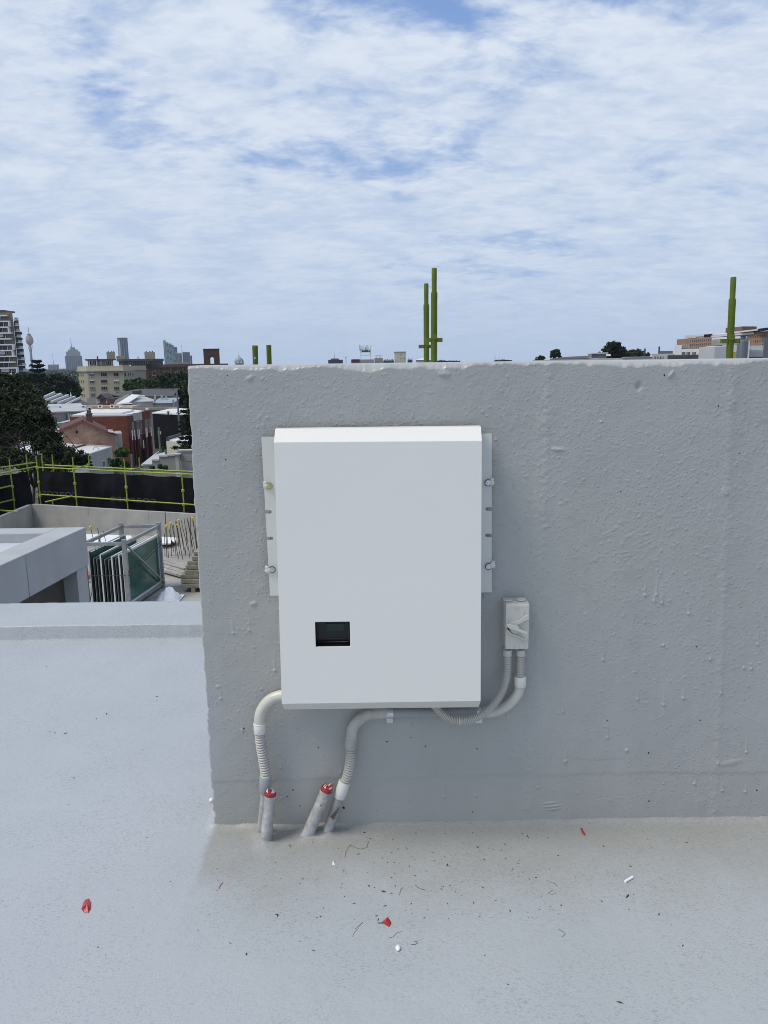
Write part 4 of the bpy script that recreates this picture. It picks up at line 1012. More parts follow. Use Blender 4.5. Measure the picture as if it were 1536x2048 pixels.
# crumpled white sheet
cq = G(338, 1200, ZS); n = 26
U2, V2 = np.meshgrid(np.linspace(-1, 1, n), np.linspace(-1, 1, n), indexing='ij'); R2 = np.sqrt(U2 ** 2 + V2 ** 2)
Zc = ZS + .01 + np.clip(.34 * (1 - R2 ** 1.6), 0, 1) * (1 + .9 * vnoise(U2, V2, 3, 81)) + .03 * (vnoise(U2, V2, 7, 82) + .5)
cs = np_mesh('plastic_sheet', np.stack([(cq.x + U2 * .36).ravel(), (cq.y + V2 * .45).ravel(), Zc.ravel()], 1), grid_faces(n, n), whsheet, smooth=False)
tag(cs, 'crumpled white plastic sheet heaped by the foot of the glass rack', 'sheet')
for i, (a, b, cc, d, w) in enumerate(((170, 1110, 196, 1110, .3), (172, 1147, 192, 1150, .25))):
    p, q = G(a, b, ZS + .1), G(cc, d, ZS + .1)
    tag(MB().beam(p, q, w, .12).build('timber_offcut', lilt), ('orange timber offcut behind the plant room column, upper one', 'orange timber offcut behind the plant room column, lower one')[i], 'timber')
p = G(181, 1158, ZS + .1); tag(MB().lathe([(.05, 0), (.16, .03), (.17, .12), (.10, .2), (.01, .22)], p, 10).build('red_bag', mat('red_bag_plastic', (.40, .08, .06), .6, .2, 5), smooth=True), 'small red bag on the slab between plant room and glass rack', 'bag')

# ================================================================== THE CITY BEYOND
ZG = -14.0
asph = mat('asphalt', (.055, .056, .06), .9, .15, .3)
grnd = mat('city_ground', (.075, .078, .07), .95, .3, .02)
MB().add([(-5000, -200, ZG), (5000, -200, ZG), (5000, 6000, ZG), (-5000, 6000, ZG)], [(0, 1, 2, 3)]).build('ground', grnd)['kind'] = 'structure'
cream = mat('cream_render', (.33, .30, .22), .8, .06, .25, streak=.06)
creamd = mat('cream_parapet', (.42, .38, .28), .8, .06, .4)
brown = mat('brown_cladding', (.16, .135, .105), .8, .1, .2, streak=.05)
dbrick = brick('dark_brick', (.095, .052, .040), (.12, .068, .050), (.10, .08, .07))
rbrick = brick('red_brick', (.125, .024, .013), (.17, .038, .019), (.13, .06, .045))
obrick = brick('old_brick', (.23, .125, .082), (.30, .18, .125), (.27, .21, .17))
hbrick = brick('hospital_brick', (.30, .165, .095), (.36, .20, .12), (.28, .2, .15), .5, .2)
arb = brick('tower_brick', (.060, .028, .022), (.08, .04, .03), (.06, .04, .03), .5, .2)
glassd = mat('dark_window', (.010, .012, .016), .2, .3, .5, spec=.3)
glassm = mat('grey_window', (.09, .11, .125), .15, .3, .5)
blind = mat('white_blind', (.62, .62, .60), .7, .1, 2)
frm = mat('window_frame', (.28, .27, .24), .6, .05, 2)
wfrm = mat('white_window_frame', (.60, .60, .58), .6, .05, 2)
bslab = mat('balcony_white', (.70, .71, .71), .6, .04, .5)
gbal = mat('glass_balustrade', (.34, .42, .42), .15, .08, .5)
twr1 = mat('tower_grey', (.15, .165, .195), .45, .08, .02)
twr2 = mat('tower_pale', (.27, .29, .31), .5, .08, .02)
twrd = mat('tower_dark_glass', (.045, .065, .10), .15, .25, .03)
twrg = mat('tower_green_glass', (.14, .25, .27), .15, .25, .03)
goldm = mat('turret_bronze', (.30, .23, .17), .5, .1, .05)
slate = mat('slate_roof', (.075, .08, .088), .7, .15, .5, streak=.1)
tin = mat('pale_tin_roof', (.42, .43, .43), .5, .12, .4, streak=.1)
tinw = mat('white_metal_roof', (.62, .63, .63), .5, .06, .3)
tinb = mat('blue_grey_roof', (.27, .32, .345), .5, .08, .4)
pale = mat('pale_stucco', (.48, .47, .44), .8, .09, .5, streak=.1)
pale2 = mat('grey_stucco', (.34, .325, .30), .85, .12, .4, streak=.15)
tanm = mat('tan_fascia', (.42, .31, .19), .7, .08, .3)
navy = mat('navy_wall', (.007, .008, .013), .8, .12, .3, spec=.15)
redtrim = mat('red_tile_trim', (.16, .05, .042), .7, .15, 1)
maroon = mat('maroon_pier', (.07, .012, .014), .7, .1, .5)
darkg = mat('dark_grey_cladding', (.045, .05, .055), .6, .1, .5)
ductg = mat('duct_grey', (.085, .10, .115), .45, .1, .5)
acw = mat('ac_white', (.68, .68, .66), .5, .05, 2)
polem = mat('pole_grey', (.14, .17, .16), .6, .1, 2)
yel = mat('yellow_panel', (.50, .40, .03), .5, .1, 1)
LEAF = {}
def leafmat(n, c): 
    if n not in LEAF: LEAF[n] = mat('foliage_' + n, c, .75, .35, .5, island=.5, spec=.25)
    return LEAF[n]
bark = mat('bark', (.028, .023, .018), .9, .3, 3)

def wbox(mb, A, B, u0, u1, z0, z1, d0, d1):
    """box on the vertical plane A->B, from u0..u1 metres along, d0..d1 outwards (towards the viewer)"""
    a = Vector((A[0], A[1], 0)); t = Vector((B[0] - A[0], B[1] - A[1], 0)).normalized(); n = Vector((t.y, -t.x, 0))
    c_ = [a + t * u + n * d for u, d in ((u0, d1), (u1, d1), (u1, d0), (u0, d0))]
    return mb.prism([(p.x, p.y) for p in c_], z0, z1)
def uo(px, py, A, B):
    p = VP(px, py, A, B); t = Vector((B[0] - A[0], B[1] - A[1], 0)).normalized()
    return (p - Vector((A[0], A[1], 0))).dot(t), p.z
def window(par, A, B, x0, y0, x1, y1, gm=None, fm=None, fr=.10, mull=1, sill=True, shade=0.0):
    ua, za = uo(x0, y0, A, B); ub, zb = uo(x1, y1, A, B); z0, z1 = min(za, zb), max(za, zb)
    mb = MB()
    wbox(mb, A, B, ua, ua + fr, z0, z1, -.02, .07); wbox(mb, A, B, ub - fr, ub, z0, z1, -.02, .07)
    wbox(mb, A, B, ua + fr, ub - fr, z1 - fr, z1, -.02, .07); wbox(mb, A, B, ua + fr, ub - fr, z0, z0 + fr, -.02, .07)
    for k in range(mull):
        um = ua + (ub - ua) * (k + 1) / (mull + 1); wbox(mb, A, B, um - fr * .4, um + fr * .4, z0 + fr, z1 - fr, -.02, .06)
    if sill: wbox(mb, A, B, ua - .1, ub + .1, z0 - .14, z0 - .001, -.02, .16)
    w = mb.build('window', fm or frm, par)
    wbox(MB(), A, B, ua + fr, ub - fr, z0 + fr, z1 - fr, -.02, .02).build('pane', gm or glassd, w)
    if shade: wbox(MB(), A, B, ua + fr, ub - fr, z1 - fr - (z1 - z0) * shade, z1 - fr - .01, .025, .045).build('blind', blind, w)
    return w
def bld(name, label, cat, plan, z0, z1, m_, group=None, body='walls'):
    cx = sum(p[0] for p in plan) / len(plan); cy = sum(p[1] for p in plan) / len(plan)
    t = thing(name, label, cat, (cx, cy, z0), group); MB().prism(plan, z0, z1).build(body, m_, t); return t
def rect(pxa, pxb, Y, depth): 
    a = XY(pxa, Y); b = XY(pxb, Y)
    if abs(pxa + pxb - 1536) < 700 or Y < 100: return [a, b, (b[0], b[1] + depth), (a[0], a[1] + depth)]
    m_ = Vector(((a[0] + b[0]) / 2, (a[1] + b[1]) / 2)); n_ = m_.normalized()      # block turned square to this sight line
    def hit(q):
        d_ = Vector(q).normalized(); return d_ * (m_.dot(n_) / d_.dot(n_))
    A_, B_ = hit(a), hit(b); w_ = n_ * depth
    return [tuple(A_), tuple(B_), tuple(B_ + w_), tuple(A_ + w_)]
def inflate(plan, d):
    cx = sum(p[0] for p in plan) / len(plan); cy = sum(p[1] for p in plan) / len(plan)
    return [(p[0] + (d if p[0] > cx else -d), p[1] + (d if p[1] > cy else -d)) for p in plan]
def gable(par, name, m_, A, B, depth_v, z_e, z_r, over=.3, th=.18):
    """gable roof whose ridge runs from the middle of AB along depth_v"""
    A = Vector((A[0], A[1], 0)); B = Vector((B[0], B[1], 0)); d = Vector((depth_v[0], depth_v[1], 0)); mid = (A + B) / 2; t = (B - A).normalized(); dn = d.normalized()
    mb = MB()
    for e, s in ((A, -1), (B, 1)):
        eo = e + t * s * over
        f = [eo - dn * over + Vector((0, 0, z_e)), mid - dn * over + Vector((0, 0, z_r)), mid + d + Vector((0, 0, z_r)), eo + d + Vector((0, 0, z_e))]
        if s > 0: f = f[::-1]
        mb.slab(f, (0, 0, th))
    o = mb.build(name, m_, par); return o
def gable_wall(par, name, m_, A, B, z_e, z_r, th=.3):
    A = Vector((A[0], A[1], 0)); B = Vector((B[0], B[1], 0)); mid = (A + B) / 2; t = (B - A).normalized(); n = Vector((-t.y, t.x, 0)) * th
    MB().slab([A + Vector((0, 0, z_e - .02)), B + Vector((0, 0, z_e - .02)), mid + Vector((0, 0, z_r))], n).build(name, m_, par)
def hip(par, name, m_, plan, z_e, z_r, inset, over=.35):
    (x0, y0), (x1, y1), (x2, y2), (x3, y3) = inflate(plan, over)
    ma_ = Vector(((x0 + x3) / 2, (y0 + y3) / 2, z_r)); mb_ = Vector(((x1 + x2) / 2, (y1 + y2) / 2, z_r)); tt_ = (mb_ - ma_).normalized() * inset
    r0 = tuple(ma_ + tt_); r1 = tuple(mb_ - tt_)
    MB().add([(x0, y0, z_e), (x1, y1, z_e), (x2, y2, z_e), (x3, y3, z_e), r0, r1], [(0, 1, 5, 4), (1, 2, 5), (2, 3, 4, 5), (3, 0, 4), (3, 2, 1, 0)]).build(name, m_, par)
def chimney(par, px0, px1, pyt, zb, Y, m_, pots=2, d=.7):
    a = XY(px0, Y); b = XY(px1, Y); zt2 = ZT(px0, pyt, Y)
    c_ = MB().prism([a, b, (b[0], b[1] + d), (a[0], a[1] + d)], zb, zt2).build('chimney', m_, par)
    MB().prism(inflate([a, b, (b[0], b[1] + d), (a[0], a[1] + d)], .07), zt2, zt2 + .12).build('cap', m_, c_)
    for k in range(pots):
        x = a[0] + (b[0] - a[0]) * (k + .5) / pots; MB().lathe([(.12, 0), (.10, .35), (.12, .4)], (x, a[1] + d / 2, zt2 + .12), 8).build('pot', m_, c_)

# ---------- foliage
def leaves(centres, radii, n, size, seed, flat=.9):
    rs = np.random.RandomState(seed); cs = np.array(centres, float); rd = np.array(radii, float)
    w = rd.prod(1) ** .7; w /= w.sum(); nc = max(40, n // 45)
    which = rs.choice(len(cs), nc, p=w); d = rs.normal(size=(nc, 3)); d /= np.linalg.norm(d, axis=1)[:, None]
    rad_ = rs.uniform(.35, 1.0, (nc, 1)) ** .5
    cl = cs[which] + d * rad_ * rd[which] * (.86 + .25 * rs.rand(nc, 1))
    cr = rd[which].mean(1) * rs.uniform(.10, .22, nc)
    k = rs.randint(0, nc, n); p = cl[k] + rs.normal(size=(n, 3)) * cr[k][:, None] * np.array([.8, .8, .55])
    a = rs.normal(size=(n, 3)); a /= np.linalg.norm(a, axis=1)[:, None]; b = rs.normal(size=(n, 3)); b -= (a * b).sum(1)[:, None] * a; b /= np.linalg.norm(b, axis=1)[:, None]
    s1 = size * rs.uniform(.5, 1.3, (n, 1)); s2 = s1 * rs.uniform(.35, .7, (n, 1))
    V = np.stack([p - a * s1, p - b * s2 + a * s1 * .1, p + a * s1, p + b * s2 + a * s1 * .1], 1).reshape(-1, 3)
    return V, np.arange(4 * n).reshape(-1, 4), cl
def tree(label, blobs, n, size, m_, seed, trunk=None, name='tree', cat='tree', group=None, stem=.3):
    """blobs: (px,py,rx_px,ry_px,Y) ellipses seen in the picture, each a real ellipsoid at distance Y"""
    cs, rd = [], []
    for px, py, rx, ry, Y in blobs:
        p = P(px, py, Y); s = (p - EYE).dot(_f) / FPX; cs.append(tuple(p)); rd.append((rx * s, max(rx, ry) * s * .9, ry * s))
    cx = sum(c_[0] for c_ in cs) / len(cs); cy = sum(c_[1] for c_ in cs) / len(cs)
    bx, by = (XY(*trunk) if trunk else (cx, cy))
    t = thing(name, label, cat, (bx, by, ZG), group)
    V, F, cl = leaves(cs, rd, n, size, seed); np_mesh('crown', V, F, m_, t, smooth=False)
    mb = MB(); top = Vector((sum(c_[0] for c_ in cs) / len(cs), cy, min(c_[2] for c_ in cs)))
    base = Vector((bx, by, ZG)); fork = lerp(base, top, .75)
    mb.tube([base, lerp(base, fork, .5) + Vector((stem * .3, 0, 0)), fork], [stem * 1.2, stem, stem * .8], 8)
    rs = random.Random(seed)
    for c_ in cs:
        mb.tube([fork, lerp(fork, Vector(c_), .5) + Vector((rs.uniform(-.4, .4), 0, .2)), Vector(c_)], [stem * .6, stem * .35, stem * .12], 6)
        for k in range(3):
            q = Vector(cl[rs.randrange(len(cl))]); mb.tube([Vector(c_), lerp(Vector(c_), q, .6), q], [stem * .25, stem * .15, stem * .04], 5)
    mb.build('trunk', bark, t, smooth=True); return t

# ---------- tall apartment tower at the left edge
YA = 410; A = XY(-70, YA); B = XY(35, YA); zt2 = ZT(20, 623, YA); fpx = 11.62
at = bld('apartment_tower', 'tall brown apartment tower with white balcony bands at the left edge of the skyline', 'building', [A, B, (B[0] - 10, B[1] + 22), (A[0] - 10, A[1] + 22)], ZG, zt2, brown)
C2 = (B[0] - 1.0, B[1] + 4); D2 = XY(46.5, YA + 6)
MB().prism([C2, D2, (D2[0] - 7, D2[1] + 14), (C2[0] - 7, C2[1] + 14)], ZG, ZT(50, 640, YA)).build('side_wing', brown, at)
u_r, _ = uo(25, 700, A, B)
for k in range(14):
    py = 631.5 + k * fpx; _, z = uo(20, py, A, B); pr_ = 27 + k * .75 if k % 2 else 24 + k * .75
    u1, _ = uo(pr_, 700, A, B)
    mb = MB(); wbox(mb, A, B, 0, u1, z - .30, z + .35, .01, 2.2); mb.build('balcony', bslab, at)
    if k < 13:
        _, z2 = uo(20, py + fpx, A, B)
        win = wbox(MB(), A, B, 0, u1 - 3.5, z2 + .36, z - .31, -.02, .05).build('window_band', glassd, at)
        for j in range(9):
            ux = u1 - 4.0 - j * 2.6; wbox(MB(), A, B, ux - .14, ux + .14, z2 + .37, z - .32, .06, .14).build('mullion', bslab if j % 3 == 0 else frm, win)
        if k % 3 == 0: wbox(MB(), A, B, u1 - 9.0, u1 - 5.0, z - 1.9, z - .33, .15, .2).build('blind', blind, win)
        if k % 4 in (1, 2): wbox(MB(), A, B, u1 - .5, u1, z2 + .36, z - .31, .01, 2.2).build('fin', bslab, at)
    # rounded balconies on the side wing
    zc_ = ZT(45, 640 + k * 11.3, YA + 6); xr = XY(48.5 + k * .75, YA + 6)
    if k < 12:
        bc = MB(); pts = [(C2[0] + .3, C2[1] - 1.6), (xr[0] - 1.0, C2[1] - 1.4), (xr[0], C2[1] + .2), (xr[0] - 1.6, C2[1] + 4.5), (C2[0], C2[1] + 5)]
        b_ = bc.prism(pts, zc_ - .3, zc_ + .1).build('side_balcony', bslab, at)
        MB().prism([(p[0], p[1]) for p in pts[1:4]] + [(pts[3][0] - .1, pts[3][1]), (pts[2][0] - .12, pts[2][1] + .1), (pts[1][0], pts[1][1] + .12)], zc_ + .11, zc_ + 1.15).build('balustrade', gbal, b_)
        if k > 2: wbox(MB(), C2, D2, .2, 3.6, zc_ + 1.2, zc_ + 2.6, .0, .06).build('side_window', glassd, at)
wbox(MB(), A, B, 0, uo(8, 620, A, B)[0], zt2, zt2 + .8, -12, 0.3).build('plant_screen', darkg, at)

# ---------- far skyline
YS = 2900
def sky_block(label, px0, px1, pyt, m_, Y=YS, depth=45, fins=0, fm=None, bands=0):
    pl_ = rect(px0, px1, Y, depth); t = bld('skyscraper', label, 'skyscraper', pl_, ZG, ZT((px0 + px1) / 2, pyt, Y), m_)
    z1 = ZT((px0 + px1) / 2, pyt, Y); W_ = pl_[1][0] - pl_[0][0]
    for k in range(fins): wbox(MB(), pl_[0], pl_[1], W_ * (k + .5) / fins - .9, W_ * (k + .5) / fins + .9, ZG, z1 - 3, .01, 1.2).build('fin', fm or twr2, t)
    for k in range(bands): wbox(MB(), pl_[0], pl_[1], 1, W_ - 1, z1 - 8 - k * 9, z1 - 5.5 - k * 9, .01, .6).build('band', fm or twr2, t)
    return t, pl_
# observation tower
YO = 3000; x, y = XY(64.5, YO); s = YO / FPX * 1.0
q = lambda py: ZT(64.5, py, YO)
ot = thing('observation_tower', 'slim observation tower with golden turret and spire beside the apartment tower', 'tower', (x, y, ZG))
MB().lathe([(4.6, 0), (4.2, q(690) - ZG)], (x, y, ZG), 10).build('shaft', twr1, ot, smooth=True)
MB().lathe([(5, 0), (12, q(686) - q(690)), (13.5, q(683) - q(690)), (13.5, q(677) - q(690)), (10, q(673) - q(690)), (9, q(671.5) - q(690)), (6.5, q(671) - q(690)), (7.2, q(668) - q(690)), (4, q(667.2) - q(690))], (x, y, q(690)), 16).build('turret', goldm, ot, smooth=30)
MB().lathe([(1.6, 0), (.8, q(653) - q(667.5))], (x, y, q(667.5)), 6).build('spire', twr2, ot)
for k in range(6):
    an = k * math.pi / 3; MB().beam((x + 9 * math.cos(an), y + 9 * math.sin(an), q(690)), (x + 4 * math.cos(an), y + 4 * math.sin(an), q(705)), .6, .6).build('cable', twr1, ot)
t, pl_ = sky_block('low pale grey office block with mast between the slim tower and the stepped skyscraper', 96, 118, 729, twr2, 2500, 30, 5, twr1)
x, y = XY(107.5, 2510); MB().lathe([(.9, 0), (.4, ZT(107, 708, 2510) - ZT(107, 729, 2510))], (x, y, ZT(107, 729, 2510)), 6).build('mast', twr1, t)
sky_block('small hazy block in the gap left of the stepped skyscraper', 118, 134, 738, twr2, 2700, 20, 3, twr1)
t, pl_ = sky_block('stepped grey skyscraper with spire rising left of the cream building', 131.5, 165.5, 712, twr1, 2600, 55, 7, twr2)
for a, b, z in ((134.5, 163, 703), (139, 159, 699), (143.5, 153.5, 694.5)):
    MB().prism(rect(a, b, 2610 + (z < 700) * 5, 35), ZT(148, 720, 2600) + z * .01, ZT(148, z, 2610)).build('setback', twr2, t)
x, y = XY(146.3, 2620); MB().lathe([(1.3, 0), (.5, ZT(146, 677, 2620) - ZT(146, 695, 2620))], (x, y, ZT(146, 695, 2620)), 6).build('spire', twr1, t)
t, pl_ = sky_block('slim dark glass skyscraper behind the cream building roof', 243.5, 259, 677, twrd, 2700, 40, 3, twr1)
MB().prism([XY(238.5, 2712), XY(243.4, 2700), XY(243.4, 2740), XY(238.5, 2740)], ZG, ZT(240, 677, 2700)).build('angled_face', twr2, t)
for k in range(9): wbox(MB(), XY(238.5, 2711.5), XY(243.4, 2699.5), 1.2, 5, ZT(240, 682 + k * 5, 2705), ZT(240, 679.5 + k * 5, 2705), .01, .5).build('window_band', twrd, t)
MB().prism(rect(238.5, 259, 2699, 30), ZT(248, 677, 2700), ZT(248, 675.3, 2700)).build('crown', darkg, t)
t, pl_ = sky_block('pale green glass skyscraper with stepped sloping top at right of the far skyline', 329.5, 334.5, 680.5, twrg, 2600, 40, 1, twr2)
for i, (a, b, z) in enumerate(((334.6, 340, 684.5), (340.1, 346, 687), (346.1, 350, 690), (350.1, 356.3, 694))):
    pl2 = rect(a, b, 2600 + i, 38); MB().prism(pl2, ZG, ZT(a, z, 2600)).build('tier', twrg if i < 3 else twrd, t)
    for k in range(5): wbox(MB(), pl2[0], pl2[1], .8, pl2[1][0] - pl2[0][0] - .8, ZT(a, z + 7 + k * 6.5, 2600), ZT(a, z + 3 + k * 6.5, 2600), .01, .5).build('window_band', twr1 if k % 2 else twrd, t)
t, pl_ = sky_block('pale twin block with white mast right of the green glass skyscraper', 352.5, 366, 705.5, twr2, 2500, 30, 5, twrd)
x, y = XY(365.5, 2495); MB().lathe([(1.6, 0), (.9, ZT(365, 690, 2495) - ZG)], (x, y, ZG), 6).build('mast', bslab, t)
sky_block('dark blue grey office block at the end of the far skyline by the wall', 366.5, 381, 704, twr1, 2500, 30, 4, twrd, 3)
sky_block('low grey office block touching the wall at the end of the far skyline', 381.2, 385, 711, twrd, 2500, 30)

# ---------- cream 1930s building
YC0 = 290
p0, p1, p2, p3 = XY(155, YC0 + 16), XY(173, YC0 + 2), XY(245.5, YC0), XY(270, YC0 + 26)
plan = [p0, p1, p2, p3, (p3[0], p3[1] + 14), (p0[0], p0[1] + 24)]
zc1 = ZT(205, 735, YC0)
cb = bld('apartment_block', 'cream rendered five storey block with chamfered corners and a rooftop penthouse', 'building', plan, ZG, zc1, cream)
def grow(pl2, f):
    cx = sum(p[0] for p in pl2) / len(pl2); cy = sum(p[1] for p in pl2) / len(pl2); return [(cx + (p[0] - cx) * f, cy + (p[1] - cy) * f) for p in pl2]
MB().prism(grow(plan, 1.04), zc1 - 1.4, zc1 - .9).build('cornice', creamd, cb); MB().prism(grow(plan, 1.01), zc1 - .89, zc1 + .5).build('parapet', creamd, cb)
rows = ((745, 752.5), (759, 766), (773, 780), (786.5, 794))
for r_, (ya, yb_) in enumerate(rows):
    for c_, (xa, xb) in enumerate(((178, 189), (201, 214.5), (226.5, 238))):
        dx = r_ * .9 * (1 if c_ == 0 else .6)
        window(cb, p1, p2, xa + dx, ya, xb + dx, yb_, glassd if c_ != 0 or r_ == 1 else glassm, frm, .11, 2, True, .45 if (r_, c_) == (1, 2) else (.3 if (r_, c_) in ((1, 0), (0, 0)) else 0))
    for xa, xb in ((156.5, 159), (161, 163.6), (165.2, 167.6)):
        window(cb, p0, p1, xa + r_ * .7, ya + 1, xb + r_ * .7, yb_ + .5, glassd, frm, .16, 0, False)
    for xa, xb in ((248, 252.5), (255.5, 258), (260, 262.5), (264.5, 267)):
        window(cb, p2, p3, xa, ya, xb, yb_, glassd, frm, .18, 0, False)
p4 = rect(176, 227, YC0 + 8, 16); zp0, zp1 = zc1 + .5, ZT(200, 720.5, YC0 + 6)
MB().prism(p4, zp0, zp1).build('penthouse', pale2, cb)
MB().prism(rect(171, 233, YC0 + 5, 22), zp1, zp1 + .45).build('penthouse_roof', darkg, cb)
for xa, xb in ((177, 195), (200, 203.5), (211, 224)): window(cb, p4[0], p4[1], xa, 721.5, xb, 731, glassd, wfrm, .2, 2, False)
MB().prism(rect(215, 232, YC0 + 18, 6), zp1, ZT(222, 704, YC0 + 18)).build('lift_tower', cream, cb)
for px in (224, 228, 218): MB().prism(rect(px, px + 1.8, YC0 + 19, 1), ZT(222, 704, YC0 + 18), ZT(222, 701.7, YC0 + 18)).build('flue', darkg, cb)
MB().prism(rect(195, 198, YC0 + 8, .6), zp1 + .4, ZT(196, 712.5, YC0 + 8)).build('vent', darkg, cb)
for xa in (179, 186, 193): MB().prism(rect(xa, xa + .7, YC0 + 3, .15), zc1 + .5, zp1).build('terrace_post', bslab, cb)

# ---------- brown brick building behind it
YR = 345; pa, pb = XY(262, YR), XY(430, YR)
bb = bld('warehouse_block', 'dark brown brick building with deep set windows behind the green trees', 'building', [pa, pb, (pb[0], pb[1] + 30), (pa[0], pa[1] + 30)], ZG, ZT(310, 729, YR), dbrick)
MB().prism(inflate([pa, pb, (pb[0], pb[1] + 30), (pa[0], pa[1] + 30)], .6), ZT(310, 735.5, YR), ZT(310, 733.8, YR)).build('cornice', darkg, bb)
for k in range(7):
    xa = 280.5 + k * 23.5
    if xa < 372: window(bb, pa, pb, xa, 742, xa + 8.5, 751, glassd, frm, .2, 1, True); window(bb, pa, pb, xa, 757, xa + 8.5, 766, glassd, frm, .2, 1, True)
    if xa < 372: wbox(MB(), pa, pb, uo(xa + 14, 740, pa, pb)[0], uo(xa + 17, 740, pa, pb)[0], ZG, ZT(310, 737, YR), .01, .5).build('pier', dbrick, bb)
ra = [XY(238, YR + 2), XY(246, YR - 1.5), XY(304, YR - 1.5), XY(326, YR + 8), XY(320, YR + 25), XY(245, YR + 25)]
# curved rooftop pavilion
MB().prism(ra, ZT(310, 729, YR), ZT(300, 722, YR)).build('rooftop_level', darkg, bb)
MB().prism(grow(ra, 1.05), ZT(300, 722, YR) + .01, ZT(300, 717.5, YR)).build('pavilion_roof', mat('dark_copper', (.06, .065, .062), .6, .15, .5), bb)
for k in range(13): MB().prism(rect(248 + k * 4.3, 248.6 + k * 4.3, YR - 1.9, .3), ZT(300, 729, YR), ZT(300, 722, YR)).build('mullion', frm, bb)
MB().prism(rect(290.5, 311.5, YR + 4, 8), ZT(300, 718, YR), ZT(300, 704, YR)).build('lift_tower', cream, bb)
for px in (293, 300.5, 305.5): MB().prism(rect(px, px + 2.4, YR + 5, 1.2), ZT(300, 704, YR), ZT(300, 701.5, YR)).build('flue', darkg, bb)
MB().prism(rect(234, 250, YR + 2, 6), ZT(300, 722, YR), ZT(240, 712, YR)).build('stair_tower', cream, bb)
MB().prism(rect(345, 376, YR + 8, 6), ZT(310, 729, YR), ZT(360, 725, YR)).build('plant_box', cream, bb)
tag(MB().slab([P(273, 718, YR + 12), P(278.5, 718, YR + 12), P(275, 712.3, YR + 12)], (0, 1.2, 0)).build('roof_sail', bslab), 'small white sail shape standing on the pavilion roof', 'canopy')

# ---------- trees of the middle distance
dk = leafmat('dark', (.021, .040, .016)); md = leafmat('mid', (.034, .070, .018)); br = leafmat('bright', (.055, .11, .022)); vd = leafmat('very_dark', (.015, .026, .012)); ol = leafmat('olive', (.045, .052, .026))
tree('dark spreading tree below the apartment tower balconies', [(48, 760, 26, 12, 230), (66, 768, 30, 18, 232), (40, 778, 24, 16, 228)], 9000, .55, dk, 11)
tree('large dark rounded tree left of the cream building', [(110, 765, 24, 17, 225), (130, 776, 22, 18, 228), (96, 783, 26, 18, 222), (118, 790, 26, 14, 224)], 12000, .55, vd, 12)
tree('low dull green tree at the left foot of the cream building', [(147, 778, 12, 16, 235), (150, 792, 11, 12, 233)], 4000, .5, md, 13)
tree('small bright green tree above the pale terrace roofs', [(128, 793, 9, 5, 205), (121, 796, 6, 4, 206)], 1800, .35, br, 14)
tree('mid green tree in front of the brown brick building', [(263, 772, 16, 8, 240), (283, 768, 20, 9, 242), (303, 766, 18, 9, 241), (276, 778, 24, 7, 239)], 9000, .5, md, 15)
tree('tall green tree at the right end of the brown brick building', [(340, 765, 22, 17, 215), (362, 760, 18, 15, 217), (350, 785, 28, 20, 214), (365, 800, 22, 18, 213), (385, 770, 18, 20, 216)], 16000, .5, dk, 16)
tree('grassy bush hanging over the brick wall below the cream building', [(225, 794, 9, 4, 225), (234, 790, 7, 4, 225)], 1200, .35, ol, 17)
def pine(label, px, py_top, py_bot, halfw, Y, n, size, m_, seed, droop=.12, name='pine_tree', top_r=.12, base=ZG, per=7, nw=12, density=60):
    x, y = XY(px, Y); zt_ = ZT(px, py_top, Y); zb_ = ZT(px, py_bot, Y); R = halfw / FPX * Y; rs = np.random.RandomState(seed)
    t = thing(name, label, 'tree', (x, y, base)); MB().lathe([(R * .10, 0), (R * .07, zb_ - base), (.04, zt_ - base)], (x, y, base), 8).build('trunk', bark, t, smooth=True)
    cen, mbb = [], MB()
    for w in range(nw):
        f = w / (nw - 1); z = zt_ + (zb_ - zt_) * f; r = R * (top_r + (1 - top_r) * f ** .8) * rs.uniform(.85, 1.1)
        for k in range(per):
            an = k * 2 * math.pi / per + rs.uniform(-.25, .25) + w * .5; r2 = r * rs.uniform(.75, 1.08)
            e = Vector((x + r2 * math.cos(an), y + r2 * math.sin(an), z + r2 * droop)); s0 = Vector((x, y, z))
            mbb.tube([s0, lerp(s0, e, .6) + Vector((0, 0, -.03 * r2)), e], [.05 * R * .4, .03 * R * .4, .012 * R], 5)
            for j in range(9):
                g_ = .22 + .78 * j / 8; cen.append(tuple(lerp(s0, e, g_) + Vector((0, 0, -.03 * r2))))
    mbb.build('branches', bark, t)
    cen = np.array(cen); k = rs.randint(0, len(cen), n); p = cen[k] + rs.normal(size=(n, 3)) * np.array([.055 * R, .055 * R, .028 * R])
    a = rs.normal(size=(n, 3)) * np.array([1, 1, .5]); a /= np.linalg.norm(a, axis=1)[:, None]; b = rs.normal(size=(n, 3)); b -= (a * b).sum(1)[:, None] * a; b /= np.linalg.norm(b, axis=1)[:, None]
    s1 = size * rs.uniform(.6, 1.3, (n, 1)); s2 = s1 * .35
    V = np.stack([p - a * s1, p - b * s2, p + a * s1, p + b * s2], 1).reshape(-1, 3); np_mesh('foliage', V, np.arange(4 * n).reshape(-1, 4), m_, t, smooth=False)
    return t
pine('tall dark layered pine half hidden behind the grey wall', 389, 760, 908, 50, 75, 30000, .16, vd, 21, .10, nw=15, per=9, top_r=.3)
pine('spiky dark pine crown rising above the trees beside the slim tower', 75, 725, 765, 19, 215, 3500, .5, vd, 22, .45, top_r=.45, nw=5, per=9)

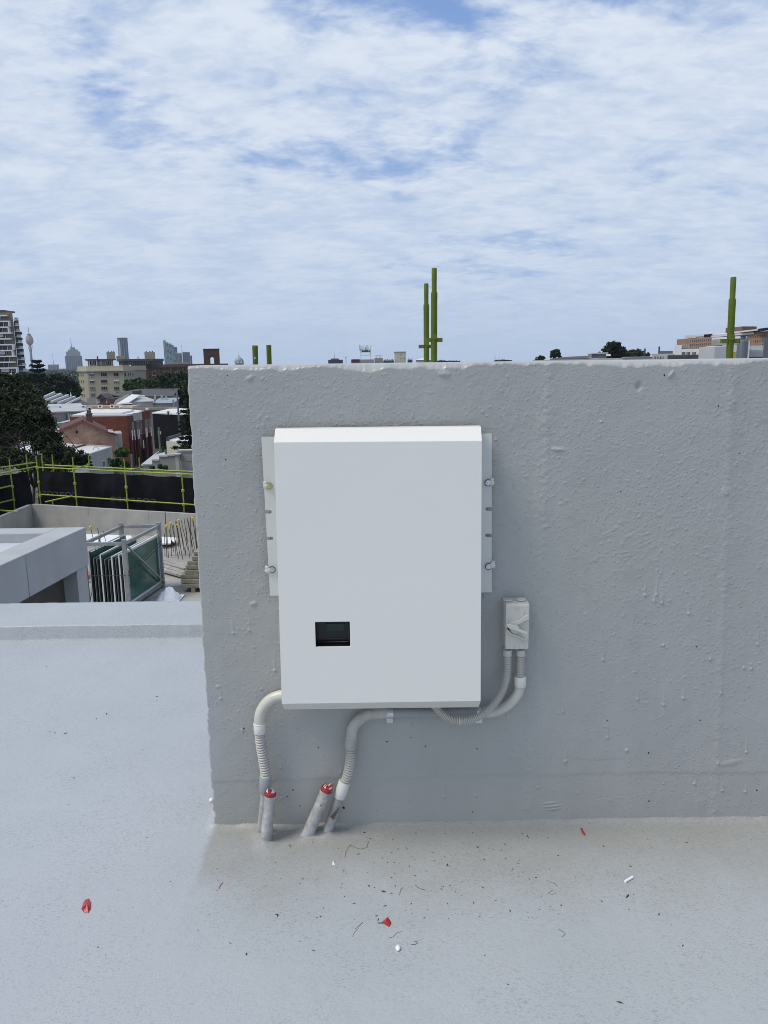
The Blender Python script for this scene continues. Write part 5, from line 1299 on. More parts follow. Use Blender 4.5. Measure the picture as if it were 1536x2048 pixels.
# ---------- terrace roofs at left
YT_ = 190
for i in range(4):
    xa = 72 + i * 13.5; a, b = XY(xa, YT_ + 4 - i * 1.5), XY(xa + 26, YT_ + 4 - i * 1.5); z1 = ZT(xa, 790.5 + i * 2.6, YT_); z0 = ZT(xa, 803 + i * 1.5, YT_)
    t = bld('terrace_house', ('pale terrace house roof furthest back beside the fig tree', 'second pale terrace roof from the back', 'third pale terrace roof from the back', 'frontmost pale terrace roof beside the dark hipped roof')[i], 'house', [a, b, (b[0], b[1] + 6), (a[0], a[1] + 6)], ZG, z0, pale2, 'row of pale terrace houses')
    MB().slab([Vector((a[0], a[1] - .4, z0)), Vector((b[0] + .5, b[1] - .4, z0)), Vector((b[0] + .5, b[1] + 4, z1)), Vector((a[0] + 2.4, a[1] + 4, z1))][::-1], (0, 0, .12)).build('roof', tin, t)
    MB().beam((a[0] - .1, a[1] - .8, z0 + .2), (a[0] + 2.3, a[1] + 4, z1 + .35), .45, .5).build('party_wall', tinw, t)
    MB().beam((a[0] + .9, a[1] - .8, z0 + .12), (a[0] + 3.0, a[1] + 4, z1 + .12), .8, .06).build('dark_gutter', darkg, t)  # dark grey strip beside the party wall
hp = rect(120, 168, 172, 9); t = bld('house', 'house with dark slate hipped roof left of the cream building', 'house', hp, ZG, ZT(140, 812, 172), pale2)
hip(t, 'roof', slate, hp, ZT(140, 812, 172), ZT(140, 797, 172), 2.3)
MB().beam((hp[0][0] - .4, hp[0][1] - .4, ZT(118, 813, 172)), (hp[0][0] + 2.3, hp[0][1] + 4.2, ZT(140, 796.2, 172)), .35, .35).build('ridge_flashing', tinw, t)
x, y = XY(136.5, 176); MB().lathe([(.10, 0), (.22, .5), (.1, .8), (.05, 1.3)], (x, y, ZT(140, 797, 172)), 6).build('finial', tinw, t)
# grey gable + white houses in the middle
a, b = XY(250, 205), XY(342, 205)
t = bld('slate_house', 'long house with grey slate roof behind the white gabled houses', 'house', [a, b, (b[0], b[1] + 9), (a[0], a[1] + 9)], ZG, ZT(290, 793, 205), pale2)
MB().slab([Vector((a[0] - .5, a[1] - .5, ZT(290, 793.5, 205))), Vector((b[0] + .3, b[1] - .5, ZT(290, 793.5, 205))), Vector((b[0] + .3, b[1] + 5, ZT(290, 780, 205))), Vector((a[0] + 1.5, a[1] + 5, ZT(290, 780, 205)))][::-1], (0, 0, .15)).build('roof', slate, t)
MB().slab([Vector((a[0] - .5, a[1] - .5, ZT(290, 793.5, 205))), Vector((a[0] + 1.5, a[1] + 5, ZT(290, 780, 205))), Vector((a[0] - 5.5, a[1] + 1.5, ZT(225, 790, 205)))], (0, 0, .15)).build('roof_slope', slate, t)
for k in range(6): MB().lathe([(.22, 0), (.18, .8), (.24, .9)], (XY(262 + k * 3.2, 204)[0], 204, ZT(262, 789 - k * .3, 205)), 8).build('chimney_pot', dbrick, t)
MB().prism(rect(261, 283, 203.4, .5), ZT(270, 792.5, 205), ZT(270, 789.5, 205)).build('pot_bench', dbrick, t)
a, b = XY(190, 212), XY(223, 212); t = bld('brick_house', 'small reddish brick house with a gable at the foot of the cream building', 'house', [a, b, (b[0], b[1] + 6), (a[0], a[1] + 6)], ZG, ZT(205, 797, 212), brick('plum_brick', (.12, .045, .035), (.16, .065, .05), (.12, .08, .07)))
a2, b2 = XY(189, 211.8), XY(205, 211.8); gable_wall(t, 'gable', MATS['plum_brick'], a2, b2, ZT(197, 797, 212), ZT(197, 789.5, 212)); gable(t, 'roof', slate, a2, b2, (0, 6), ZT(197, 797.3, 212), ZT(197, 789, 212), .2)
for xa in (193, 197, 212): window(t, a, b, xa, 799, xa + 2.8, 805.5, glassd, wfrm, .1, 0, True)
a, b = XY(168, 214), XY(191, 214); t = bld('garden_wall', 'low brown wall below the cream building', 'wall', [a, b, (b[0], b[1] + .5), (a[0], a[1] + .5)], ZG, ZT(180, 796, 214), pale2)
def wh(label, pxa, pxb, Y, dep, pye, pyr, ovm, wm, inset=2.2, lefts=0):
    pl_ = rect(pxa, pxb, Y, dep); t = bld('white_house', label, 'house', pl_, ZG, ZT(pxa, pye, Y), wm); hip(t, 'roof', ovm, pl_, ZT(pxa, pye, Y), ZT(pxa, pyr, Y), inset); return t, pl_
t, pl_ = wh('pale house with grey-green hipped roof in the middle of the white houses', 258, 300, 165, 9, 803.5, 793, tin, pale, 2.4)
for xa in (259.5, 286): pass
window(t, pl_[0], pl_[1], 259.5, 811.5, 263, 816, glassd, wfrm, .12, 0, False)
MB().prism(rect(273, 285, 168, 2), ZT(280, 795, 168), ZT(280, 791, 168)).build('ridge_box', tinw, t)
a, b = XY(233, 168), XY(258, 160); t = bld('gabled_house', 'white house with steep gable left of the hipped one', 'house', [a, b, (b[0] + 1, b[1] + 8), (a[0] + 1, a[1] + 8)], ZG, ZT(245, 810, 165), pale)
A3, B3 = XY(226, 170), XY(259, 166)
MB().slab([Vector((A3[0], A3[1], ZT(226, 810, 170))), Vector((B3[0] + .4, B3[1] - 3.5, ZT(258, 806, 163))), Vector((B3[0] + 1.5, B3[1] + 1, ZT(262, 792, 167))), Vector((B3[0] - .6, B3[1] + 2, ZT(256, 790.5, 168)))], (0, 0, .2)).build('roof', tinw, t)
window(t, a, b, 236, 812, 239, 817, glassd, wfrm, .12, 0, False)
A3, B3 = XY(222, 182), XY(252, 182)
MB().slab([Vector((A3[0], A3[1], ZT(222, 806, 182))), Vector((A3[0] + .4, A3[1], ZT(226, 800, 182))), Vector((B3[0], B3[1], ZT(250, 788, 182))), Vector((B3[0] + .4, B3[1], ZT(252, 800, 182))), Vector((B3[0], B3[1], ZT(250, 815, 182))), Vector((A3[0], A3[1], ZT(222, 815, 182)))], (0, .4, 0)).build('side_gable', pale, t)
pl_ = rect(300.5, 341.5, 172, 8); t = bld('white_house', 'low pale blue-white house with skillion roof at the right of the white houses', 'house', pl_, ZG, ZT(320, 806, 172), mat('pale_blue_stucco', (.40, .43, .44), .8, .08, .5))
MB().slab([Vector((pl_[0][0], pl_[0][1] - .4, ZT(320, 807, 172))), Vector((pl_[1][0] + .3, pl_[1][1] - .4, ZT(320, 807, 172))), Vector((pl_[1][0] + .3, pl_[1][1] + 5, ZT(320, 799, 172))), Vector((pl_[0][0], pl_[0][1] + 5, ZT(320, 799, 172)))][::-1], (0, 0, .12)).build('roof', tinb, t)
for xa in (312, 316.5, 321): window(t, pl_[0], pl_[1], xa, 810, xa + 2.6, 813.5 + (xa > 320), glassd, wfrm, .1, 0, False)
for xa, pt in ((303.5, 791.5), (317, 791), (326, 793)): MB().prism(rect(xa, xa + 4, 175, .8), ZT(320, 800, 175), ZT(xa, pt, 175)).build('chimney', pale, t)
MB().prism(rect(340, 341.8, 171.6, 7), ZG, ZT(341, 799, 172)).build('party_wall', pale, t)

# ---------- flat roofed shops (tan fascia) and grey warehouse
a, b = XY(150, 155), XY(348, 158)
t = bld('shop_row', 'long low flat roofed building with tan fascia across the middle distance', 'building', [a, b, (b[0], b[1] + 5), (a[0], a[1] + 5)], ZG, ZT(250, 822, 155), pale2)
wbox(MB(), a, b, 0, (Vector(b) - Vector(a)).length, ZT(250, 822, 155), ZT(250, 817, 155), -.2, .25).build('fascia', tanm, t)
MB().prism([XY(158, 157), XY(235, 157), XY(235, 160), XY(158, 160)], ZT(250, 822, 155), ZT(200, 811.8, 158)).build('rear_fascia', tanm, t)
pg = rect(60, 165, 138, 30)
t = bld('warehouse', 'grey walled warehouse with pale flat roof between the fig tree and red brick building', 'building', pg, ZG, ZT(120, 825, 138), pale2)
MB().prism(inflate(pg, .3), ZT(120, 825, 138), ZT(120, 822.6, 138)).build('roof', tin, t)
x0_, x1_ = XY(88, 150)[0], XY(113, 150)[0]
MB().tube([(x0_, 150, ZT(100, 818.5, 150)), (x1_, 150, ZT(100, 818.5, 150))], .62, 16).build('barrel_roof', tinb, t, smooth=40)
for px in (122, 127.5, 131): MB().prism(rect(px, px + 2.2, 137.6, .4), ZG, ZT(px, 828, 138)).build('downpipe' if px > 125 else 'panel_joint', pale if px > 125 else darkg, t)
window(t, pg[0], pg[1], 150.5, 828, 152.5, 834, glassm, wfrm, .12, 0, False)
pg2 = rect(100, 141, 134, 3); t = bld('lean_to', 'small grey lean-to below the warehouse wall', 'shed', pg2, ZG, ZT(120, 846, 134), pale2)
MB().slab([Vector((pg2[0][0], pg2[0][1], ZT(100, 850, 134))), Vector((pg2[1][0], pg2[1][1], ZT(141, 841, 134))), Vector((pg2[1][0], pg2[1][1] + 3, ZT(141, 838, 134))), Vector((pg2[0][0], pg2[0][1] + 3, ZT(100, 846, 134)))][::-1], (0, 0, .1)).build('roof', tin, t)
def ac(px, py, w, Y, label, zb=None):
    a = XY(px, Y); b = XY(px + w, Y); z0 = ZT(px, py, Y) if zb is None else zb; h = (b[0] - a[0]) * .78
    t = thing('air_conditioner', label, 'air conditioner', (a[0], a[1], z0), 'white air conditioners on the flat roofs')
    MB().prism([a, b, (b[0], b[1] + .6), (a[0], a[1] + .6)], z0 + .08, z0 + .08 + h).build('casing', acw, t)
    MB().prism([a, (a[0] + .15, a[1]), (a[0] + .15, a[1] + .6), (a[0], a[1] + .6)], z0, z0 + .079).build('foot', darkg, t)
    cx_ = (a[0] * .42 + b[0] * .58); MB().lathe([(h * .36, 0), (h * .36, .03), (h * .3, .03), (.02, .02)], (cx_, a[1], z0 + .08 + h / 2), 14, (0, -1, 0)).build('fan_grille', darkg, t)
ac(152, 822, 13, 150, 'large white air conditioning box on the grey warehouse roof'); ac(167, 821.5, 8, 149, 'second white box right of the large one on the warehouse roof')
# ---------- red brick building
YQ = 118
b = XY(246, YQ); zr = ZT(246, 832.5, YQ); g2 = lambda px, py: tuple(G(px, py, zr).xy)
a, c3 = g2(139.5, 833.5), g2(300.5, 825.5)
rp = [a, b, c3, g2(272, 822.5), g2(180, 823)]
rb = bld('red_brick_building', 'two storey red brick corner building with tall piers and white flat roof', 'building', rp, ZG, zr, rbrick)
MB().prism(grow(rp, .96), zr, zr + .25).build('roof_sheet', tinw, rb)
MB().prism([g2(175, 832), g2(245, 831.5), g2(268, 826), g2(258, 824), g2(185, 824.2)], zr + .26, zr + .5).build('upper_roof', tinw, rb)
lw = Vector((c3[0] - b[0], c3[1] - b[1])).length
wbox(MB(), b, c3, lw * .24, lw * .60, zr - .9, zr + .32, .001, .12).build('sign_panel', mat('faded_panel', (.34, .35, .35), .6, .15, .5), rb)
wbox(MB(), b, c3, lw * .60 + .02, lw, zr, zr + .38, -.3, .05).build('raised_parapet', rbrick, rb)
for fx0, fx1 in ((.16, .24), (.36, .56), (.72, .82), (.88, .97)):
    ua, ub = lw * fx0, lw * fx1; z0, z1 = zr - 3.1, zr - 1.0
    mb = MB(); wbox(mb, b, c3, ua, ua + .1, z0, z1, -.02, .08); wbox(mb, b, c3, ub - .1, ub, z0, z1, -.02, .08); wbox(mb, b, c3, ua + .1, ub - .1, z1 - .1, z1, -.02, .08); wbox(mb, b, c3, ua + .1, ub - .1, z0, z0 + .1, -.02, .08)
    for k in range(1, 3): wbox(mb, b, c3, ua + (ub - ua) * k / 3 - .04, ua + (ub - ua) * k / 3 + .04, z0 + .1, z1 - .1, -.02, .07)
    w = mb.build('window', frm, rb); wbox(MB(), b, c3, ua + .1, ub - .1, z0 + .1, z1 - .1, -.02, .02).build('pane', glassm, w)
for f_ in (.04, .14, .27, .33, .62, .67, .85):
    wbox(MB(), b, c3, lw * f_ - .12, lw * f_ + .16, ZG + .3, zr - 3.2, .001, .45).build('pier', maroon, rb)
    wbox(MB(), b, c3, lw * f_ - .08, lw * f_ + .10, zr - 3.7, zr - 2.2, .46, .52).build('pier_light', bslab, rb)
wbox(MB(), b, c3, lw * .38, lw * .60, ZG + .05, ZG + 2.8, .001, .06).build('entrance', navy, rb)
wbox(MB(), b, c3, lw * .40, lw * .50, ZG + 3.0, ZG + 4.4, .001, .06).build('lower_window', glassm, rb)
wbox(MB(), b, c3, lw * .70, lw * .98, ZG + .05, ZG + 4.2, .001, .06).build('garage_door', navy, rb)
wbox(MB(), b, c3, lw * .56, lw * .60, ZG + 2.6, ZG + 3.9, .07, .12).build('white_sign', bslab, rb)
ac(188.5, 828, 7.5, 128, 'white air conditioner standing left on the red brick building roof', zr + .7); ac(213, 828, 7.5, 128, 'white air conditioner standing in the middle of the red brick building roof', zr + .7)
def vent(px, py, Y, label, h=.9, m_=acw):
    x, y = XY(px, Y); z = ZT(px, py, Y); t = thing('roof_vent', label, 'vent', (x, y, z)); MB().lathe([(.16, 0), (.16, h * .6), (.30, h * .62), (.28, h * .9), (.05, h)], (x, y, z), 10).build('cowl', m_, t, smooth=40)
vent(288, 826, 136, 'white roof cowl at the right end of the red brick building roof'); vent(234, 822, 150, 'white roof cowl on the tan fascia building'); vent(226, 828, 130, 'small dark roof cowl beside the white ones', .7, darkg); vent(330, 829, 142, 'grey roof cowl on the dark building roof', .6, ductg)
# ---------- gabled brick house
YH = 101
a, b = XY(113, YH), XY(219, YH); zeL, zeR, zrg = ZT(118, 863, YH), ZT(219, 868, YH), ZT(165, 840, YH)
tvec = Vector((b[0] - a[0], b[1] - a[1])); nn = Vector((-.385, 1)).normalized() * 9
gh = bld('gabled_house', 'old pinkish brick house with a blank gable wall and red tile edging', 'house', [a, b, (b[0] + nn.x, b[1] + nn.y), (a[0] + nn.x, a[1] + nn.y)], ZG, zeR - .05, obrick)
Aa, Bb = Vector((a[0], a[1], 0)), Vector((b[0], b[1], 0)); ap = VP(166, 842, a, b); ap.z = 0
pk = Vector((ap.x, ap.y, VP(166, 843, a, b).z)); eL = VP(118, 864, a, b); eR = VP(216, 866, a, b)
MB().slab([Vector((a[0], a[1], zeR - .06)), Vector((b[0], b[1], zeR - .06)), Vector((eR.x, eR.y, eR.z)), pk, eL], (nn.x * .035, nn.y * .035, 0)).build('gable', obrick, gh)
off3 = Vector((-nn.x, -nn.y, 0)) * .02
MB().beam(eL + off3 + Vector((0, 0, .12)), pk + off3 + Vector((0, 0, .12)), .35, .28).build('barge', redtrim, gh); MB().beam(pk + off3 + Vector((0, 0, .12)), eR + off3 + Vector((0, 0, .12)), .35, .28).build('barge', redtrim, gh)
n3 = Vector((nn.x, nn.y, 0))
MB().slab([pk + Vector((0, 0, .1)), eR + Vector((0, 0, .05)), eR + n3 + Vector((0, 0, .05)), pk + n3 + Vector((0, 0, .1))], (0, 0, .12)).build('roof', mat('dark_red_tiles', (.09, .035, .03), .8, .2, 2), gh)
MB().slab([pk + Vector((0, 0, .1)), eL + Vector((0, 0, .05)), eL + n3 + Vector((0, 0, .05)), pk + n3 + Vector((0, 0, .1))][::-1], (0, 0, .12)).build('roof', MATS['dark_red_tiles'], gh)
chimney(gh, 163.5, 172.5, 829, pk.z - 1.5, YH + 2.5, dbrick, 3, .6)
u_, z_ = uo(153.5, 864, a, b); wbox(MB(), a, b, u_ - .14, u_ + .14, z_ - .18, z_ + .18, .001, .02).build('vent_hole', navy, gh)
MB().prism([XY(219.5, YH + .5), XY(233, YH + .8), XY(231, YH + 5), XY(219, YH + 5)], ZG, ZT(230, 868, YH)).build('verandah_wing', pale2, gh)
MB().slab([P(216, 864, YH - .6), P(235, 868, YH - .6), P(234, 866, YH + 4), P(216, 861, YH + 4)], (0, 0, .1)).build('verandah_roof', tin, gh)
av, bv_ = XY(219.5, YH + .48), XY(233, YH + .78)
window(gh, av, bv_, 227.5, 872, 233, 882, glassd, wfrm, .12, 1, True); window(gh, av, bv_, 227, 886, 233.5, 895, glassd, wfrm, .12, 1, True)
# ---------- white parapet building
YWB = 78
zw1 = -8.6; g3 = lambda px, py: tuple(G(px, py, zw1).xy)
a, b, c3, d3 = g3(110, 905), g3(179, 907.5), g3(224, 893), g3(150, 888)
wb = bld('white_parapet_building', 'white walled low building with bright flat roof below the gabled brick house', 'building', [b, c3, d3, a], ZG, zw1 - .25, mat('white_wall', (.36, .375, .385), .75, .06, .4, streak=.06))
MB().prism(grow([b, c3, d3, a], .985), zw1 - .24, zw1 - .1).build('roof', tinw, wb)
wbox(MB(), b, c3, 0, (Vector(c3) - Vector(b)).length, zw1 - .25, zw1, -.25, .05).build('parapet', MATS['white_wall'], wb)
wbox(MB(), c3, d3, 0, 6, zw1 - .25, zw1 + .05, -.25, .05).build('parapet', MATS['white_wall'], wb)
window(wb, b, c3, 203, 922, 210, 934, glassm, wfrm, .1, 0, False); window(wb, b, c3, 214, 916, 222, 932, glassd, frm, .1, 1, False)
MB().tube([G(186, 899, zw1), G(192, 899, zw1) + Vector((0, 0, .45)), G(198, 899, zw1)], .05, 6).build('roof_hoop', pale2, wb)
# white roofs seen through the fig tree
pl_ = rect(0, 95, 92, 12); t = bld('shed', 'long shed with bright white roof glimpsed under the fig tree', 'shed', pl_, ZG, ZT(40, 905, 92), pale2)
MB().slab([Vector((pl_[0][0], pl_[0][1], ZT(10, 905, 92))), Vector((pl_[1][0], pl_[1][1], ZT(90, 908, 92))), Vector((pl_[1][0], pl_[1][1] + 10, ZT(90, 893, 100))), Vector((pl_[0][0], pl_[0][1] + 10, ZT(10, 886, 100)))][::-1], (0, 0, .1)).build('roof', tinw, t)
MB().prism(rect(50, 62, 90, 1), ZG, ZT(56, 900, 90)).build('dormer', bslab, t)
pl_ = rect(-10, 90, 108, 14); t = bld('shed', 'tan roofed shed behind the hanging fig branches', 'shed', pl_, ZG, ZT(40, 888, 108), pale2)
MB().slab([Vector((pl_[0][0], pl_[0][1], ZT(10, 888, 108))), Vector((pl_[1][0], pl_[1][1], ZT(90, 888, 108))), Vector((pl_[1][0], pl_[1][1] + 12, ZT(90, 858, 120))), Vector((pl_[0][0], pl_[0][1] + 12, ZT(10, 858, 120)))][::-1], (0, 0, .1)).build('roof', mat('tan_roof', (.38, .32, .25), .7, .15, .5, streak=.2), t)
# ---------- right of the red brick building
a, b = XY(298, 146), XY(362, 140)
t = bld('dark_building', 'windowless dark navy building with pale flat roof between street and pine', 'building', [a, b, (b[0], b[1] + 14), (a[0], a[1] + 14)], ZG, ZT(330, 829, 143), navy)
MB().prism(grow([a, b, (b[0], b[1] + 14), (a[0], a[1] + 14)], 1.01), ZT(330, 829, 143), ZT(330, 826.5, 143)).build('roof', tinw, t)
wbox(MB(), a, b, uo(316, 860, a, b)[0], uo(322, 860, a, b)[0], uo(316, 868, a, b)[1], uo(316, 862, a, b)[1], .001, .08).build('notice_board', pale, t)
for k, px in enumerate((308, 314)):
    tt = thing('wheelie_bin', ('dark green bin standing left against the navy building', 'dark green bin standing right against the navy building')[k], 'bin', (*XY(px, 138), ZG))
    MB().prism(rect(px - 2.4, px + 2.4, 138, .6), ZG + .1, ZG + 1.0).build('body', mat('bin_green', (.01, .06, .03), .5), tt, bevel=.04); MB().prism(rect(px - 2.7, px + 2.7, 137.9, .7), ZG + 1.0, ZG + 1.1).build('lid', MATS['bin_green'], tt)
YX = 92
a, b = XY(322, YX), XY(400, YX - 4); dv = (3.0, 26)
zx = ZT(330, 882, YX)
t = bld('cream_shed', 'low cream building with white ribbed roof partly behind the pine', 'building', [a, b, (b[0] + dv[0], b[1] + dv[1]), (a[0] + dv[0] - 1.2, a[1] + dv[1])], ZG, zx, mat('pale_cream', (.50, .48, .38), .8, .08, .4))
MB().prism(grow([a, b, (b[0] + dv[0], b[1] + dv[1]), (a[0] + dv[0] - 1.2, a[1] + dv[1])], .97), zx, zx + .12).build('roof', tinw, t)
for k in range(9): MB().beam((a[0] + .6 + k * .75, a[1] + .6, zx + .16), (a[0] + 2.0 + k * .75, a[1] + 24, zx + .16), .09, .07).build('roof_rib', tin, t)
MB().prism([(a[0], a[1]), (a[0] + .25, a[1]), (a[0] + dv[0] - .95, a[1] + dv[1]), (a[0] + dv[0] - 1.2, a[1] + dv[1])], zx + .01, zx + .45).build('parapet', darkg, t)
# pale stepped parapet wall near
YP = 62
a, b = XY(268, YP), XY(420, YP - 3)
t = thing('stucco_building', 'pale stucco building with stepped parapet and pier in front of the cream building', 'building', (*XY(330, YP), ZG))
for x0_, x1_, py in ((272, 290, 931), (290, 305, 922), (305, 323, 914), (323, 344, 912), (344, 420, 903)):
    p_, q_ = XY(x0_, YP), XY(x1_, YP); MB().prism([p_, q_, (q_[0], q_[1] + .4), (p_[0], p_[1] + .4)], ZG, ZT(x0_, py, YP)).build('parapet_step', pale2, t)
    MB().prism([(p_[0], p_[1] - .08), (q_[0], q_[1] - .08), (q_[0], q_[1] + .48), (p_[0], p_[1] + .48)], ZT(x0_, py, YP) + .001, ZT(x0_, py, YP) + .13).build('coping', pale, t)
p_ = rect(338, 345, YP - .5, .4); MB().prism(p_, ZG, ZT(340, 909, YP)).build('pier', pale, t); MB().prism(inflate(p_, .14), ZT(340, 909, YP) + .001, ZT(340, 906.5, YP)).build('pier_cap', pale, t)
for k, (xa, ya, xb, yb_) in enumerate(((352, 913, 368, 921), (372, 912, 386, 922))): wbox(MB(), XY(344, YP), XY(420, YP), uo(xa, ya, XY(344, YP), XY(420, YP))[0], uo(xb, yb_, XY(344, YP), XY(420, YP))[0], uo(xb, yb_, XY(344, YP), XY(420, YP))[1], uo(xa, ya, XY(344, YP), XY(420, YP))[1], .001, .05).build('render_panel', mat('dark_render', (.28, .27, .25), .85, .1, .5), t)  # panels in a slightly darker render than the parapet
zz5 = ZT(300, 924, YP) - .6; MB().prism([tuple(G(a_, b_, zz5).xy) for a_, b_ in ((282, 929), (330, 929), (330, 904), (306, 910))], zz5 - .15, zz5).build('roof', tin, t)
# ---------- street
sa = [G(300, 903, ZG + .02), G(345, 899, ZG + .02), G(290, 935, ZG + .02), G(225, 935, ZG + .02)]
o = MB().add([sa[3] + Vector((-6, -25, 0)), sa[2] + Vector((0, -25, 0)), sa[2], sa[1], sa[1] + Vector((6, 45, 0)), sa[0] + Vector((-2, 45, 0)), sa[0], sa[3]], [(0, 1, 2, 7), (7, 2, 3, 6), (6, 3, 4, 5)]).build('road', asph); o['kind'] = 'structure'
l1, l2 = G(270, 935, ZG + .03), G(322, 900, ZG + .03)
o = MB().beam(l1, l2, .18, .012).build('road_marking', tinw); o['kind'] = 'structure'
def pole(px, pyt, Y, r, m_, label, arms=0):
    x, y = XY(px, Y); zt_ = ZT(px, pyt, Y); t = thing('power_pole', label, 'pole', (x, y, ZG)); MB().lathe([(r * 1.2, 0), (r, zt_ - ZG)], (x, y, ZG), 8).build('post', m_, t, smooth=50)
    for k in range(arms): MB().beam((x - .9, y - .15, zt_ - .5 - k * .7), (x + .9, y - .15, zt_ - .5 - k * .7), .1, .12).build('crossarm', m_, t)
pole(308.5, 855, 96, .11, mat('green_pole', (.12, .17, .11), .7), 'pale green wooden pole on the street corner before the dark building')
pole(350.5, 783, 128, .14, polem, 'thin grey pole rising in front of the green tree by the wall')
pole(249, 909, 72, .10, polem, 'short pale post beside the street bush')
tree('small bright green street tree between red brick building and white wall', [(244, 903, 11, 8, 84), (236, 907, 7, 6, 84), (250, 908, 7, 6, 84)], 3500, .16, br, 31, stem=.12)
tree('low scrubby bush on the verge behind the scaffold rails', [(232, 925, 12, 8, 70), (250, 928, 10, 6, 69)], 2500, .13, md, 32, stem=.05, name='bush', cat='bush')
for i, px in enumerate((305, 321, 331)): tree(('tiny spiky plant left of the stucco pier', 'tall spiky plant against the stucco wall', 'small plant at the stucco pier foot')[i], [(px, 936 - (i == 1) * 3, 4, 4, 57)], 260, .12, md, 40 + i, stem=.03, name='plant', cat='plant')
# parked white car by the white building
cxw, cyw = XY(206, 66); zc = ZT(206, 935, 66)
car = thing('parked_car', 'white car with only its roof visible beside the white walled building', 'car', (cxw, cyw, ZG))
zz_ = ZG; 
MB().tube([(cxw - 1.1, cyw, zz_ + .0), (cxw - 1.1, cyw, zz_ + .01)], .01, 4)
body = MB(); yzprism(body, [(cyw - 2.1, ZG + .35), (cyw - 2.15, ZG + .8), (cyw - 1.2, ZG + .95), (cyw - .6, ZG + 1.4), (cyw + .9, ZG + 1.45), (cyw + 1.6, ZG + 1.0), (cyw + 2.1, ZG + .95), (cyw + 2.15, ZG + .35)], cxw - .85, cxw + .85)
fixn(body.build('body', mat('car_white', (.70, .71, .72), .25, .02, 1), car, bevel=.06))
MB().add([(cxw - .7, cyw - 1.22, ZG + .99), (cxw + .7, cyw - 1.22, ZG + .99), (cxw + .65, cyw - .68, ZG + 1.36), (cxw - .65, cyw - .68, ZG + 1.36)], [(0, 1, 2, 3)]).build('windscreen', glassd, car)
for sx_ in (-1, 1):
    for sy_ in (-1.35, 1.35): MB().tube([(cxw + sx_ * .72, cyw + sy_, ZG + .33), (cxw + sx_ * .9, cyw + sy_, ZG + .33)], .32, 14).build('wheel', gasket, car, smooth=40)

# ---------- the big fig tree
fig = tree('huge dark fig tree filling the left side above the scaffold', [(2, 782, 44, 32, 62), (36, 806, 42, 36, 61), (55, 825, 36, 36, 60), (70, 850, 34, 36, 58), (20, 845, 48, 40, 60), (90, 880, 30, 26, 57), (-20, 880, 40, 30, 60), (115, 905, 28, 20, 56), (12, 915, 52, 16, 55), (150, 918, 26, 15, 55), (70, 925, 40, 12, 55), (100, 928, 60, 9, 55), (176, 926, 8, 10, 55)],
           75000, .13, leafmat('fig', (.024, .034, .014)), 51, trunk=(20, 60), name='fig_tree', stem=.14)
mb = MB(); rsb = random.Random(9)
for k in range(34):
    x_ = rsb.uniform(5, 72); a = P(x_ + 25, rsb.uniform(850, 870), 58.5); b = P(x_ - rsb.uniform(0, 40), rsb.uniform(872, 893), 58); mid_ = lerp(a, b, .5) + Vector((0, 0, -.12))
    mb.tube([a, mid_, b], [.05, .035, .012], 5)
mb.build('hanging_branches', bark, fig)

# ---------- small things along the wall top, from left to right
def low(label, name, cat, px0, px1, pyt, m_, Y=420, depth=14, group=None):
    return bld(name, label, cat, rect(px0, px1, Y, depth), ZG, ZT((px0 + px1) / 2, pyt, Y), m_, group)
YK = 330; a, b = XY(408, YK), XY(438.5, YK); arch = thing('brick_arch_tower', 'dark brick tower top pierced by an arch above the wall', 'tower', (a[0], a[1], ZG))
ca_, cb_ = XY(419.5, YK)[0], XY(428.5, YK)[0]; zt_ = ZT(423, 699, YK); zs_ = ZT(423, 718.5, YK); rad_ = (cb_ - ca_) / 2
pts = [(a[0], ZG), (a[0], zt_), (b[0], zt_), (b[0], ZG), (cb_, ZG)] + [((ca_ + cb_) / 2 + rad_ * math.cos(k * math.pi / 8), zs_ + rad_ * math.sin(k * math.pi / 8)) for k in range(9)] + [(ca_, ZG)]
fixn(MB().slab([Vector((x, YK, z)) for x, z in pts], (0, 1.6, 0)).build('wall', arb, arch)); MB().prism(inflate([a, b, (b[0], b[1] + 1.6), (a[0], a[1] + 1.6)], .15), zt_ + .001, zt_ + .35).build('coping', arb, arch)
YD = 900; x, y = XY(478.5, YD); dm = thing('domed_cupola', 'small grey dome with finial far off above the wall', 'dome', (x, y, ZG)); z0 = ZT(478, 723, YD)
MB().lathe([(5.2, 0), (5.2, z0 - ZG + 1)], (x, y, ZG), 16).build('drum', twr2, dm); MB().lathe([(4.8, 0), (4.6, .8), (3.6, 2.6), (1.6, 4.0), (.7, 4.6), (.6, 5.8), (.15, 6.4), (.1, 10)], (x, y, z0 + 1), 16).build('dome', tinb, dm, smooth=40)
for k in range(6): MB().prism([(x - 4.6 + k * 1.6, y - 5.5), (x - 3.9 + k * 1.6, y - 5.5), (x - 3.9 + k * 1.6, y - 5.1), (x - 4.6 + k * 1.6, y - 5.1)], z0 - 2, z0 + .6).build('column', bslab, dm)
t = low('low dark building with small roof block above the wall centre', 'flat_building', 'building', 656.5, 684, 719.5, darkg, 500); MB().prism(rect(662, 677, 502, 6), ZT(670, 719.5, 500), ZT(670, 717, 500)).build('roof_block', ductg, t); x, y = XY(669, 503); MB().lathe([(.15, 0), (.05, 3.5)], (x, y, ZT(670, 717, 500)), 5).build('mast', darkg, t)
t = thing('tower_crane', 'tiny pale crane mast left of the telecom roof', 'crane', (*XY(692, 1500), ZG)); x, y = XY(692, 1500); MB().beam((x, y, ZG), (x, y, ZT(692, 714, 1500)), 1.2, 1.2).build('mast', twr2, t); MB().beam((x - 2, y, ZT(692, 716, 1500)), (x + 3, y, ZT(692, 712, 1500)), .7, .7).build('jib', twr2, t)
